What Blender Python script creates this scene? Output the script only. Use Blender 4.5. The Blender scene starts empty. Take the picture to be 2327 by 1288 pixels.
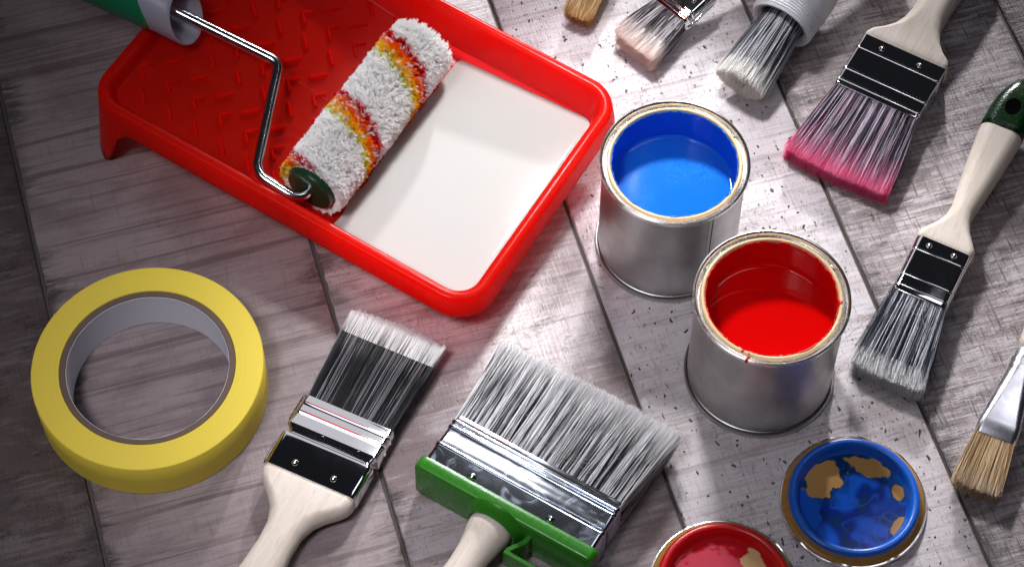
import bpy, bmesh, math, random
import numpy as np
from mathutils import Matrix, Vector, noise as mnoise

R = math.radians
PI = math.pi
C = bpy.context.scene.collection
SC = bpy.context.scene
rng = np.random.default_rng(7)
random.seed(7)

# ------------------------------------------------------------------ camera
CAM_D = 1.125
cam_d = bpy.data.cameras.new('camera')
cam = bpy.data.objects.new('camera', cam_d)
C.objects.link(cam)
cam_d.sensor_width = 36.0
cam_d.lens = 36.0 * 5400 / 2327
cam_d.clip_start = 0.05
cam_d.clip_end = 20
PITCH = 58.5
cam.location = (0, -CAM_D * math.cos(R(PITCH)), CAM_D * math.sin(R(PITCH)))
cam.rotation_euler = (R(90 - PITCH), 0, 0)
SC.camera = cam

# ------------------------------------------------------------------ world and lamps (dark studio)
world = bpy.data.worlds.new('World')
SC.world = world
world.use_nodes = True
wb = world.node_tree.nodes['Background']
wb.inputs[0].default_value = (0.75, 0.8, 1.0, 1)
wb.inputs[1].default_value = 0.012


def aim(o, target):
    o.rotation_euler = (Vector(target) - o.location).to_track_quat('-Z', 'Y').to_euler()


def lamp_spot(loc, target, power, radius, cone, blend, col):
    l = bpy.data.lights.new('studio_spot', 'SPOT')
    l.energy = power
    l.shadow_soft_size = radius
    l.spot_size = R(cone)
    l.spot_blend = blend
    l.color = col
    o = bpy.data.objects.new('studio_spot', l)
    C.objects.link(o)
    o.location = loc
    aim(o, target)
    return o


def lamp_area(loc, target, power, sx, sy, col, spread=180):
    l = bpy.data.lights.new('softbox_lamp', 'AREA')
    l.energy = power
    l.shape = 'RECTANGLE'
    l.size = sx
    l.size_y = sy
    l.color = col
    l.spread = R(spread)
    o = bpy.data.objects.new('softbox_lamp', l)
    C.objects.link(o)
    o.location = loc
    aim(o, target)
    return o


# near key lamp above the cans, low back lamp, a soft pool over the tape, weak fills
lamp_spot((0.045, 0.225, 0.33), (0.068, -0.025, 0.0), 6.3, 0.026, 58, 0.5, (1.0, 0.98, 0.985))
lamp_spot((0.265, 1.185, 0.50), (0.095, -0.045, 0.0), 58.0, 0.035, 25, 0.5, (1.0, 0.975, 0.99))
lamp_spot((-0.34, -0.42, 1.05), (-0.100, -0.065, 0.0), 33.0, 0.13, 23, 1.0, (0.97, 0.95, 1.0))
lamp_area((-0.50, -0.42, 1.20), (-0.03, -0.06, 0.0), 0.65, 0.55, 0.55, (0.92, 0.90, 1.0), 110)
lamp_area((0.37, 0.12, 1.0), (0.24, -0.05, 0.0), 0.5, 0.34, 0.34, (0.93, 0.91, 1.0), 150)
lamp_area((-0.12, 0.98, 0.62), (0.0, 0.0, 0.02), 0.8, 0.6, 0.64, (0.96, 0.94, 1.0))

SC.view_settings.view_transform = 'Standard'
SC.view_settings.look = 'None'
SC.view_settings.exposure = 0.0
SC.view_settings.gamma = 1.0
SC.cycles.max_bounces = 20
SC.cycles.diffuse_bounces = 14
SC.cycles.transmission_bounces = 14


# ------------------------------------------------------------------ helpers
class NT:
    """tiny node helper"""

    def __init__(s, m):
        s.nt = m.node_tree
        s.n = s.nt.nodes
        s.l = s.nt.links
        s.b = s.n['Principled BSDF']

    def new(s, t, **kw):
        n = s.n.new(t)
        for k, v in kw.items():
            setattr(n, k, v)
        return n

    def put(s, sock, v):
        if isinstance(v, bpy.types.NodeSocket):
            s.l.new(v, sock)
        else:
            if sock.type == 'RGBA' and len(v) == 3:
                v = (*v, 1)
            sock.default_value = v

    def coord(s, scale=(1, 1, 1), loc=(0, 0, 0), rot=(0, 0, 0)):
        tc = s.new('ShaderNodeTexCoord')
        mp = s.new('ShaderNodeMapping')
        s.l.new(tc.outputs['Object'], mp.inputs[0])
        mp.inputs['Scale'].default_value = [1000 * q for q in scale]
        mp.inputs['Location'].default_value = loc
        mp.inputs['Rotation'].default_value = rot
        return mp.outputs[0]

    def noise(s, vec, scale=1.0, detail=3, rough=0.55, dist=0.0):
        n = s.new('ShaderNodeTexNoise')
        s.l.new(vec, n.inputs['Vector'])
        n.inputs['Scale'].default_value = scale
        n.inputs['Detail'].default_value = detail
        n.inputs['Roughness'].default_value = rough
        n.inputs['Distortion'].default_value = dist
        return n.outputs[0]

    def voro(s, vec, scale=1.0, feature='F1', out=0):
        n = s.new('ShaderNodeTexVoronoi', feature=feature)
        s.l.new(vec, n.inputs['Vector'])
        n.inputs['Scale'].default_value = scale
        return n.outputs[out]

    def ramp(s, f, lo, hi, a=0.0, b=1.0):
        n = s.new('ShaderNodeMapRange')
        s.put(n.inputs[0], f)
        n.inputs[1].default_value = lo
        n.inputs[2].default_value = hi
        n.inputs[3].default_value = a
        n.inputs[4].default_value = b
        n.interpolation_type = 'SMOOTHSTEP'
        return n.outputs[0]

    def math(s, op, a, b=0.0):
        n = s.new('ShaderNodeMath', operation=op)
        s.put(n.inputs[0], a)
        s.put(n.inputs[1], b)
        return n.outputs[0]

    def mix(s, f, a, b, blend='MIX'):
        n = s.new('ShaderNodeMix', data_type='RGBA', blend_type=blend)
        s.put(n.inputs['Factor'], f)
        s.put(n.inputs[6], a)
        s.put(n.inputs[7], b)
        return n.outputs[2]

    def bump(s, h, strength=0.3, dist=0.0005, normal=None):
        n = s.new('ShaderNodeBump')
        n.inputs['Strength'].default_value = strength
        n.inputs['Distance'].default_value = dist
        s.put(n.inputs['Height'], h)
        if normal is not None:
            s.l.new(normal, n.inputs['Normal'])
        s.l.new(n.outputs[0], s.b.inputs['Normal'])
        return n.outputs[0]

    def attr(s, name='Col'):
        n = s.new('ShaderNodeAttribute', attribute_name=name)
        return n.outputs['Color']

    def sep(s, vec):
        n = s.new('ShaderNodeSeparateXYZ')
        s.l.new(vec, n.inputs[0])
        return n.outputs

    def base(s, v):
        s.put(s.b.inputs['Base Color'], v)

    def rough(s, v):
        s.put(s.b.inputs['Roughness'], v)


def new_mat(name, col=(0.5, 0.5, 0.5), rough=0.5, metal=0.0, spec=0.5, coat=0.0, sss=0.0, sssr=(1, 1, 1), sssd=0.002):
    m = bpy.data.materials.new(name)
    m.use_nodes = True
    t = NT(m)
    t.base(col)
    t.rough(rough)
    t.b.inputs['Metallic'].default_value = metal
    t.b.inputs['Specular IOR Level'].default_value = spec
    t.b.inputs['Coat Weight'].default_value = coat
    if sss:
        t.b.inputs['Subsurface Weight'].default_value = sss
        t.b.inputs['Subsurface Radius'].default_value = sssr
        t.b.inputs['Subsurface Scale'].default_value = sssd
    return m, t


def obj(name, verts, faces, m, parent=None, smooth=True, sharp=40, cols=None, kind=None, loc=None):
    """verts in millimetres -> one mesh object"""
    me = bpy.data.meshes.new(name)
    v = np.asarray(verts, dtype=np.float64).reshape(-1, 3) * 0.001
    me.from_pydata(v.tolist(), [], [tuple(int(i) for i in f) for f in faces] if not isinstance(faces, np.ndarray) else faces.tolist())
    me.update()
    if cols is not None:
        ca = me.color_attributes.new('Col', 'FLOAT_COLOR', 'POINT')
        cc = np.ones((len(v), 4), dtype=np.float32)
        cc[:, :3] = cols
        ca.data.foreach_set('color', cc.ravel())
    if smooth:
        me.polygons.foreach_set('use_smooth', np.ones(len(me.polygons), dtype=bool))
        if sharp:
            me.set_sharp_from_angle(angle=R(sharp))
    me.materials.append(m)
    o = bpy.data.objects.new(name, me)
    C.objects.link(o)
    if parent is not None:
        o.parent = parent
    if loc is not None:
        o.location = [q * 0.001 for q in loc]
    if kind:
        o['kind'] = kind
    return o


def fix_normals(o):
    bm = bmesh.new()
    bm.from_mesh(o.data)
    bmesh.ops.recalc_face_normals(bm, faces=bm.faces)
    bm.to_mesh(o.data)
    bm.free()
    return o


def bevel(o, w, seg=3, ang=35):
    b = o.modifiers.new('bevel', 'BEVEL')
    b.width = w * 0.001
    b.segments = seg
    b.limit_method = 'ANGLE'
    b.angle_limit = R(ang)
    return o


def thing(name, label, cat, mtx=None, loc=(0, 0, 0), group=None):
    o = bpy.data.objects.new(name, None)
    C.objects.link(o)
    o.empty_display_size = 0.01
    if mtx is not None:
        o.matrix_world = mtx
    else:
        o.location = [q * 0.001 for q in loc]
    o['label'] = label
    o['category'] = cat
    if group:
        o['group'] = group
    return o


def frame(A, T, roll=0.0):
    """matrix with origin A (mm), Y towards T, Z as near up as possible"""
    A = Vector(A)
    y = (Vector(T) - A).normalized()
    x = y.cross(Vector((0, 0, 1))).normalized()
    z = x.cross(y)
    m = Matrix((x, y, z)).transposed().to_4x4() @ Matrix.Rotation(roll, 4, 'Y')
    m.translation = A * 0.001
    return m


def loft(rings, close_ends=True, closed_loop=False):
    """rings: list of (n,3) arrays -> verts, faces"""
    n = len(rings[0])
    v = np.concatenate(rings)
    f = []
    k = len(rings)
    for i in range(k if closed_loop else k - 1):
        a, b = i * n, ((i + 1) % k) * n
        for j in range(n):
            j2 = (j + 1) % n
            f.append((a + j, a + j2, b + j2, b + j))
    if close_ends and not closed_loop:
        f.append(tuple(range(n - 1, -1, -1)))
        f.append(tuple(range((k - 1) * n, k * n)))
    return v, f


def rrect(hw, ht, r, n=8):
    """rounded rectangle in the x-z plane, 4*(n+1) points"""
    r = max(min(r, hw * 0.999, ht * 0.999), 0.01)
    p = []
    for cx, cz, a0 in ((hw - r, ht - r, 0), (-hw + r, ht - r, 90), (-hw + r, -ht + r, 180), (hw - r, -ht + r, 270)):
        for i in range(n + 1):
            a = R(a0 + 90 * i / n)
            p.append((cx + r * math.cos(a), cz + r * math.sin(a)))
    return np.array(p)


def loft_rr(sections, n=8):
    """sections (y, hw, ht, r[, z])"""
    rings = []
    for s in sections:
        p = rrect(s[1], s[2], s[3], n)
        z0 = s[4] if len(s) > 4 else 0.0
        rings.append(np.stack([p[:, 0], np.full(len(p), s[0]), p[:, 1] + z0], 1))
    return loft(rings)


def lathe(profile, n=128, close=False):
    """profile [(r,z)...] round the z axis"""
    prof = np.array(profile, float)
    a = np.linspace(0, 2 * PI, n, endpoint=False)
    ca, sa = np.cos(a), np.sin(a)
    v = np.concatenate([np.stack([r * ca, r * sa, np.full(n, z)], 1) for r, z in prof])
    k = len(prof)
    f = []
    for i in range(k if close else k - 1):
        p, q = i * n, ((i + 1) % k) * n
        for j in range(n):
            j2 = (j + 1) % n
            f.append((p + j, p + j2, q + j2, q + j))
    return v, f


def disc(r, z, n=128, rings=24):
    v = [(0, 0, z)]
    f = []
    for i in range(1, rings + 1):
        rr = r * i / rings
        for j in range(n):
            a = 2 * PI * j / n
            v.append((rr * math.cos(a), rr * math.sin(a), z))
    for j in range(n):
        f.append((0, 1 + j, 1 + (j + 1) % n))
    for i in range(rings - 1):
        p, q = 1 + i * n, 1 + (i + 1) * n
        for j in range(n):
            j2 = (j + 1) % n
            f.append((p + j, q + j, q + j2, p + j2))
    return np.array(v, float), f


def catmull(pts, per=8):
    P = [np.array(p, float) for p in pts]
    P = [2 * P[0] - P[1]] + P + [2 * P[-1] - P[-2]]
    out = []
    for i in range(1, len(P) - 2):
        for k in range(per):
            t = k / per
            a, b, c, d = P[i - 1], P[i], P[i + 1], P[i + 2]
            out.append(0.5 * (2 * b + (c - a) * t + (2 * a - 5 * b + 4 * c - d) * t * t + (3 * b - a - 3 * c + d) * t ** 3))
    out.append(P[-2])
    return np.array(out)


def fillet(pts, radii, per=8):
    """polyline with rounded corners"""
    P = [np.array(p, float) for p in pts]
    out = [P[0]]
    for i in range(1, len(P) - 1):
        a, b, c = P[i - 1], P[i], P[i + 1]
        u = (a - b) / np.linalg.norm(a - b)
        w = (c - b) / np.linalg.norm(c - b)
        d = radii[i - 1]
        p0, p1 = b + u * d, b + w * d
        for k in range(per + 1):
            t = k / per
            out.append((1 - t) ** 2 * p0 + 2 * t * (1 - t) * b + t * t * p1)
    out.append(P[-1])
    return np.array(out)


def tube(path, r, n=20):
    path = np.asarray(path, float)
    k = len(path)
    tang = np.gradient(path, axis=0)
    tang /= np.linalg.norm(tang, axis=1)[:, None]
    up = np.array([0, 0, 1.0])
    if abs(tang[0] @ up) > 0.9:
        up = np.array([1.0, 0, 0])
    rings = []
    x = np.cross(tang[0], up)
    x /= np.linalg.norm(x)
    rr = r if hasattr(r, '__len__') else [r] * k
    a = np.linspace(0, 2 * PI, n, endpoint=False)
    for i in range(k):
        x = x - (x @ tang[i]) * tang[i]
        x /= np.linalg.norm(x)
        y = np.cross(tang[i], x)
        rings.append(path[i] + rr[i] * (np.cos(a)[:, None] * x + np.sin(a)[:, None] * y))
    return loft(rings)


def strands(P, rad, cols):
    """P (n,k,3) polylines, rad (n,k), cols (n,k,3): three-sided tapered filaments as one mesh"""
    n, k, _ = P.shape
    T = np.gradient(P, axis=1)
    T /= np.linalg.norm(T, axis=2)[..., None] + 1e-9
    ref = np.broadcast_to(np.array([0.31, 0.12, 0.94]), T.shape)
    X = np.cross(T, ref)
    X /= np.linalg.norm(X, axis=2)[..., None] + 1e-9
    Y = np.cross(T, X)
    ph = rng.uniform(0, 2 * PI, n)[:, None, None]
    V = np.empty((n, k, 3, 3))
    CC = np.empty((n, k, 3, 3))
    for j in range(3):
        a = ph + j * 2 * PI / 3
        V[:, :, j] = P + rad[..., None] * (np.cos(a) * X + np.sin(a) * Y)
        CC[:, :, j] = cols
    base = (np.arange(n)[:, None, None] * (k * 3) + np.arange(k - 1)[None, :, None] * 3)
    j = np.arange(3)[None, None, :]
    j2 = (j + 1) % 3
    F = np.stack([base + j, base + j2, base + 3 + j2, base + 3 + j], -1).reshape(-1, 4)
    return V.reshape(-1, 3), F, CC.reshape(-1, 3)


def big_mesh(name, V, F, CC, m, parent, kind='stuff', smooth=False):
    me = bpy.data.meshes.new(name)
    nv, nf = len(V), len(F)
    me.vertices.add(nv)
    me.vertices.foreach_set('co', (V * 0.001).astype(np.float32).ravel())
    me.loops.add(nf * 4)
    me.loops.foreach_set('vertex_index', F.astype(np.int32).ravel())
    me.polygons.add(nf)
    me.polygons.foreach_set('loop_start', np.arange(0, nf * 4, 4, dtype=np.int32))
    me.update(calc_edges=True)
    ca = me.color_attributes.new('Col', 'FLOAT_COLOR', 'POINT')
    cc = np.ones((nv, 4), dtype=np.float32)
    cc[:, :3] = CC
    ca.data.foreach_set('color', cc.ravel())
    me.polygons.foreach_set('use_smooth', np.full(nf, smooth, dtype=bool))   # flat facets: crisp strands
    me.materials.append(m)
    me.validate()
    o = bpy.data.objects.new(name, me)
    C.objects.link(o)
    o.parent = parent
    if kind:
        o['kind'] = kind
    return o


def sm(x, a, b):
    t = np.clip((x - a) / (b - a), 0, 1)
    return t * t * (3 - 2 * t)


def vn(x, y, z=0.0, s=1.0):
    return mnoise.noise(Vector((x * s, y * s, z)))


# ------------------------------------------------------------------ materials
def mat_plank(name, seed, white, mid, dark=(0.05, 0.042, 0.046), spec=0.35, cover=0.5, bands=0.5, band_col=(0.26, 0.20, 0.19), ticks=0.5, hatch=0.0,
              pit=0.5, crack=0.5, edge_r=0.0, edge_l=0.0, hw=60.0, gloss=0.40, bstr=0.8):
    """whitewashed board: worn base wood, pale wash over it, saw bands across, ticks along, cracks, pits and smoky edges"""
    m, t = new_mat(name, rough=gloss, spec=spec)
    off = (seed * 37.1, seed * 11.7, seed)
    o2 = (seed * 17.3 + 5, seed * 41.9, seed + 3)
    # wash coverage: broad patches broken up across the grain
    broad = t.noise(t.coord((0.020, 0.030, 1), off), 1.0, 5, 0.62, 0.4)
    cross = t.noise(t.coord((0.035, 0.42, 1), off, (0, 0, R(-2))), 1.0, 4, 0.62, 0.25)
    along = t.noise(t.coord((0.75, 0.045, 1), o2), 1.0, 4, 0.62, 0.2)
    fine = t.noise(t.coord((1.1, 1.1, 1.1), off), 1.0, 3, 0.6)
    f = t.math('ADD', t.math('MULTIPLY', broad, 0.65), t.math('MULTIPLY', cross, 0.35))
    f = t.math('ADD', f, t.math('MULTIPLY', t.math('SUBTRACT', fine, 0.5), 0.12))
    if hatch:
        f = t.math('ADD', f, t.math('MULTIPLY', t.math('SUBTRACT', along, 0.5), 0.35 * hatch))
        f = t.math('ADD', f, t.math('MULTIPLY', t.math('SUBTRACT', cross, 0.5), 0.45 * hatch))
    c = 0.62 - 0.24 * cover
    col = t.mix(t.ramp(f, c - 0.085, c + 0.085), mid, white)
    # saw bands running right across the board
    b1 = t.noise(t.coord((0.0030, 0.165, 1), o2, (0, 0, R(1.5))), 1.0, 3, 0.6, 0.25)
    b2 = t.noise(t.coord((0.010, 0.33, 1), off, (0, 0, R(-1))), 1.0, 2, 0.5, 0.3)
    bm = t.math('MAXIMUM', t.math('MULTIPLY', t.ramp(b1, 0.55, 0.64), 0.85), t.math('MULTIPLY', t.ramp(b2, 0.56, 0.70), 0.6))
    col = t.mix(t.math('MULTIPLY', bm, bands), col, band_col)
    # hatch of thin pale and dark lines
    lx = t.ramp(t.noise(t.coord((0.045, 0.95, 1), (off[0], 2, 9)), 1.0, 3, 0.6, 0.3), 0.56, 0.66)
    ly = t.ramp(t.noise(t.coord((0.85, 0.05, 1), (3, off[1], 4)), 1.0, 3, 0.6, 0.3), 0.57, 0.66)
    lines = t.math('MAXIMUM', lx, ly)
    col = t.mix(t.math('MULTIPLY', lines, 0.20 + 0.5 * hatch), col, dark)
    # short ticks along the board where the wash has chipped
    tk = t.ramp(t.noise(t.coord((1.05, 0.20, 1), (off[1], off[0], 2)), 1.0, 2, 0.5), 0.62, 0.68)
    tz = t.ramp(t.noise(t.coord((0.03, 0.03, 1), (1, off[0], 8)), 1.0, 3), 0.40, 0.58)
    tk = t.math('MULTIPLY', t.math('MULTIPLY', tk, tz), ticks)
    col = t.mix(tk, col, dark)
    # cracks across
    cr = t.noise(t.coord((0.10, 0.62, 1), (off[0] + 9, off[1], 3), (0, 0, R(5))), 1.0, 5, 0.72, 0.8)
    cr = t.ramp(t.math('ABSOLUTE', t.math('SUBTRACT', cr, 0.5)), 0.014, 0.002)
    cz = t.ramp(t.noise(t.coord((0.05, 0.10, 1), (off[0], off[1], 6)), 1.0, 3), 0.54, 0.62)
    cr = t.math('MULTIPLY', t.math('MULTIPLY', cr, cz), crack)
    col = t.mix(cr, col, (0.03, 0.025, 0.028))
    # pits
    p1 = t.ramp(t.noise(t.coord((0.36, 0.235, 1), (off[0], off[1] + 50, 5)), 1.0, 1, 0.5, 0.3), 0.685, 0.715)
    p2 = t.ramp(t.noise(t.coord((0.62, 0.42, 1), (off[0], off[1] + 90, 5)), 1.0, 1, 0.5, 0.3), 0.675, 0.71)
    pz = t.ramp(t.noise(t.coord((0.017, 0.012, 1), (off[0], off[1] + 5, 7)), 1.0, 2), 0.40, 0.50)
    pits = t.math('MULTIPLY', t.math('MAXIMUM', p1, t.math('MULTIPLY', p2, t.math('MULTIPLY', pz, 0.65))), pit)
    col = t.mix(pits, col, (0.028, 0.026, 0.032))
    # smoky edges
    if edge_r or edge_l:
        x = t.sep(t.coord((1, 1, 1)))[0]
        en = t.noise(t.coord((0.028, 0.13, 1), (off[0], off[1], 5)), 1.0, 5, 0.68)
        sh = t.math('MULTIPLY', t.math('SUBTRACT', en, 0.5), 50.0)
        eg = t.ramp(t.noise(t.coord((0.004, 0.022, 1), (off[1], off[0], 9)), 1.0, 2), 0.36, 0.56)
        br = t.ramp(cross, 0.36, 0.50)
        er = t.math('MULTIPLY', t.ramp(t.math('ADD', x, sh), hw - 9, hw + 1), edge_r)
        el = t.math('MULTIPLY', t.ramp(t.math('SUBTRACT', sh, x), hw - 9, hw + 1), edge_l)
        e = t.math('MULTIPLY', t.math('MULTIPLY', t.math('MAXIMUM', er, el), br), eg)
        col = t.mix(e, col, (0.040, 0.033, 0.038))
    col = t.mix(t.math('MULTIPLY', t.ramp(fine, 0.45, 0.8), 0.22), col, mid)
    t.base(col)
    h = t.math('ADD', t.math('MULTIPLY', along, 0.9), t.math('MULTIPLY', cross, 0.7))
    h = t.math('ADD', h, t.math('MULTIPLY', fine, 0.55))
    dn = t.math('MAXIMUM', t.math('MAXIMUM', tk, cr), pits)
    h = t.math('SUBTRACT', h, t.math('MULTIPLY', dn, 0.7))
    t.bump(h, bstr, 0.0006)
    t.rough(t.ramp(fine, 0.25, 0.8, gloss - 0.06, gloss + 0.10))
    return m


def mat_metal(name, col, rough, scratch=0.15, sscale=(0.3, 0.05, 0.3), smudge=None, smudge_col=None):
    m, t = new_mat(name, col, rough, 1.0)
    n = t.noise(t.coord(sscale), 1.0, 4, 0.7)
    n2 = t.noise(t.coord((0.12, 0.12, 0.12)), 1.0, 3, 0.6)
    r = t.math('ADD', t.math('MULTIPLY', t.ramp(n2, 0.45, 0.75), scratch), rough)
    if smudge is not None:
        s1 = t.noise(t.coord((0.075, 0.11, 0.1), smudge), 1.0, 4, 0.6, 1.4)
        k = t.ramp(s1, 0.50, 0.68)
        r = t.math('ADD', r, t.math('MULTIPLY', k, 0.09))
        t.base(t.mix(t.math('MULTIPLY', k, 0.6), col, smudge_col))
    t.rough(r)
    t.bump(n, 0.012, 0.0002)
    return m


def mat_tin():
    m, t = new_mat('tinplate', (0.60, 0.59, 0.585), 0.34, 1.0)
    n = t.noise(t.coord((0.9, 0.9, 0.35)), 1.0, 4, 0.7)
    g = t.noise(t.coord((1.4, 1.4, 1.4)), 1.0, 2, 0.6)
    b = t.noise(t.coord((0.06, 0.06, 0.05)), 1.0, 3, 0.6)
    spk = t.ramp(t.noise(t.coord((1.1, 1.1, 1.1), (4, 4, 4)), 1.0, 1), 0.72, 0.78)
    scr = t.ramp(t.noise(t.coord((2.2, 2.2, 0.16), (1, 2, 3), (R(18), R(12), 0)), 1.0, 2), 0.70, 0.78)
    col = t.mix(t.ramp(b, 0.35, 0.7), (0.54, 0.532, 0.525), (0.43, 0.425, 0.42))
    col = t.mix(t.math('MULTIPLY', t.math('MAXIMUM', spk, scr), 0.6), col, (0.85, 0.84, 0.82))
    t.base(col)
    t.rough(t.math('ADD', t.math('MULTIPLY', n, 0.24), 0.28))
    t.bump(t.math('ADD', g, n), 0.07, 0.0002)
    return m


def mat_paint(name, col, rough=0.08, bumpy=0.0):
    m, t = new_mat(name, col, rough, 0.0, 0.5)
    if bumpy:
        n = t.noise(t.coord((0.12, 0.12, 0.12)), 1.0, 3, 0.5)
        t.bump(n, bumpy, 0.0006)
    return m


def mat_plastic(name, col, rough=0.3, grain=0.08, sss=0.0, gs=0.5, spec=0.5):
    m, t = new_mat(name, col, rough, 0.0, spec, sss=sss, sssd=0.0015)
    n = t.noise(t.coord((gs, gs, gs)), 1.0, 3, 0.6)
    t.rough(t.ramp(n, 0.3, 0.8, rough - 0.06, rough + 0.10))
    t.bump(n, grain, 0.0003)
    return m


def mat_birch(name, tint=(1, 1, 1)):
    m, t = new_mat(name, rough=0.52, spec=0.35)
    a = t.noise(t.coord((0.30, 0.012, 0.3)), 1.0, 4, 0.6, 0.6)
    b = t.noise(t.coord((1.3, 0.10, 1.3)), 1.0, 3, 0.7)
    c = t.noise(t.coord((0.035, 0.03, 0.035)), 1.0, 2, 0.5)
    col = t.mix(t.ramp(a, 0.35, 0.7), tuple(q * w for q, w in zip((0.74, 0.67, 0.60), tint)), tuple(q * w for q, w in zip((0.67, 0.585, 0.50), tint)))
    col = t.mix(t.math('MULTIPLY', t.ramp(b, 0.52, 0.72), 0.5), col, (0.46, 0.36, 0.27))
    col = t.mix(t.math('MULTIPLY', t.ramp(c, 0.55, 0.75), 0.22), col, (0.55, 0.36, 0.24))
    t.base(col)
    t.bump(t.math('ADD', b, t.math('MULTIPLY', a, 0.5)), 0.25, 0.0002)
    return m


def mat_col(name, rough=0.4, spec=0.5, trans=0.0):
    m, t = new_mat(name, rough=rough, spec=spec)
    t.base(t.attr())
    if trans:
        tr = t.new('ShaderNodeBsdfTranslucent')
        t.put(tr.inputs[0], t.attr())
        mx = t.new('ShaderNodeMixShader')
        mx.inputs[0].default_value = trans
        t.l.new(t.b.outputs[0], mx.inputs[1])
        t.l.new(tr.outputs[0], mx.inputs[2])
        t.l.new(mx.outputs[0], t.n['Material Output'].inputs[0])
    return m


M = {}
M['chrome'] = mat_metal('chrome', (0.80, 0.80, 0.82), 0.05, 0.02)
M['steel'] = mat_metal('brushed_steel', (0.50, 0.54, 0.62), 0.13, 0.03, (0.05, 1.2, 0.6), (3, 1, 0), (0.50, 0.60, 0.80))
M['alu'] = mat_metal('aluminium', (0.86, 0.87, 0.92), 0.27, 0.08)
M['rod'] = mat_metal('plated_rod', (0.66, 0.66, 0.69), 0.16, 0.08)
M['tin'] = mat_tin()
M['rim'] = mat_metal('bright_tin_rim', (0.88, 0.87, 0.86), 0.24, 0.1)
M['lacquer'] = mat_plastic('gold_lacquer', (0.74, 0.53, 0.29), 0.30, 0.02, spec=0.3)
def mat_red_plastic():
    m = mat_plastic('red_plastic', (0.88, 0.016, 0.006), 0.22, 0.015, gs=0.25, spec=0.2)
    nt = m.node_tree
    tr = nt.nodes.new('ShaderNodeBsdfTranslucent')
    tr.inputs[0].default_value = (0.95, 0.025, 0.035, 1)
    mx = nt.nodes.new('ShaderNodeMixShader')
    mx.inputs[0].default_value = 0.60
    out = nt.nodes['Material Output']
    nt.links.new(nt.nodes['Principled BSDF'].outputs[0], mx.inputs[1])
    nt.links.new(tr.outputs[0], mx.inputs[2])
    nt.links.new(mx.outputs[0], out.inputs[0])
    return m


M['old_lacquer'] = mat_plastic('stained_gold_lacquer', (0.40, 0.21, 0.055), 0.28, 0.05, gs=0.2)
M['red_plastic'] = mat_red_plastic()
M['green_plastic'] = mat_plastic('green_plastic', (0.026, 0.18, 0.011), 0.30, 0.02, spec=0.4)
M['dark_green'] = mat_plastic('dark_green_plastic', (0.004, 0.05, 0.022), 0.34, 0.08)
M['mint_green'] = mat_plastic('mint_green_plastic', (0.008, 0.20, 0.085), 0.35, 0.05)
M['grey_plastic'] = mat_plastic('lilac_grey_plastic', (0.36, 0.37, 0.45), 0.40, 0.05)
M['white_plastic'] = mat_plastic('white_plastic', (0.64, 0.65, 0.70), 0.32, 0.02)
M['green_dip'] = mat_plastic('dark_green_paint_dip', (0.004, 0.030, 0.006), 0.22, 0.55, gs=1.0)
M['birch'] = mat_birch('birch_wood')
def mat_blue():
    m, t = new_mat('blue_paint', rough=0.05, spec=0.4)
    a = t.noise(t.coord((0.16, 0.16, 0.16), (3, 1, 0)), 1.0, 6, 0.75, 2.6)
    z = t.noise(t.coord((0.045, 0.045, 0.045), (7, 3, 0)), 1.0, 2, 0.5)
    k = t.math('MULTIPLY', t.ramp(t.math('ABSOLUTE', t.math('SUBTRACT', a, 0.5)), 0.05, 0.0), t.ramp(z, 0.42, 0.62))
    t.base(t.mix(t.math('MULTIPLY', k, 0.35), (0.012, 0.20, 0.80), (0.07, 0.36, 0.90)))
    return m


M['blue_paint'] = mat_blue()
M['red_paint'] = mat_paint('red_paint', (0.70, 0.002, 0.002), 0.05, 0.02)
M['red_wet'] = mat_paint('wet_red_paint', (0.64, 0.003, 0.006), 0.30, 0.35)
M['blue_wet'] = mat_paint('wet_blue_paint', (0.008, 0.13, 0.66), 0.30, 0.35)
M['white_paint'] = mat_paint('white_paint', (0.51, 0.51, 0.49), 0.10, 0.02)
M['bristle'] = mat_col('bristle_filament', 0.40, 0.25, trans=0.25)
M['hog'] = mat_col('natural_bristle', 0.45, 0.2)
M['pile'] = mat_col('woven_pile', 0.95, 0.02, trans=0.25)
M['lidfilm'] = mat_col('lid_paint_film', 0.10, 0.3)


def mat_tape():
    m, t = new_mat('yellow_masking_tape', rough=0.55, spec=0.3)
    xyz = t.sep(t.coord((1, 1, 1)))
    r = t.math('SQRT', t.math('ADD', t.math('MULTIPLY', xyz[0], xyz[0]), t.math('MULTIPLY', xyz[1], xyz[1])))
    cb = t.new('ShaderNodeCombineXYZ')
    t.put(cb.inputs[0], r)
    t.put(cb.inputs[2], t.math('MULTIPLY', xyz[2], 0.25))
    ly = t.noise(cb.outputs[0], 3.0, 3, 0.6)
    g = t.noise(t.coord((1.5, 1.5, 1.5)), 1.0, 3, 0.6)
    b = t.noise(t.coord((0.03, 0.03, 0.03)), 1.0, 2, 0.5)
    col = t.mix(t.ramp(ly, 0.3, 0.75), (0.76, 0.60, 0.075), (0.70, 0.53, 0.055))
    col = t.mix(t.math('MULTIPLY', t.ramp(b, 0.5, 0.7), 0.3), col, (0.80, 0.64, 0.05))
    t.base(col)
    t.bump(t.math('ADD', ly, t.math('MULTIPLY', g, 0.6)), 0.18, 0.0003)
    return m


def mat_card(name, col, col2):
    m, t = new_mat(name, rough=0.7, spec=0.2)
    g = t.noise(t.coord((0.9, 0.9, 2.5)), 1.0, 4, 0.7)
    t.base(t.mix(g, col, col2))
    t.bump(g, 0.3, 0.0003)
    return m


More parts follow.
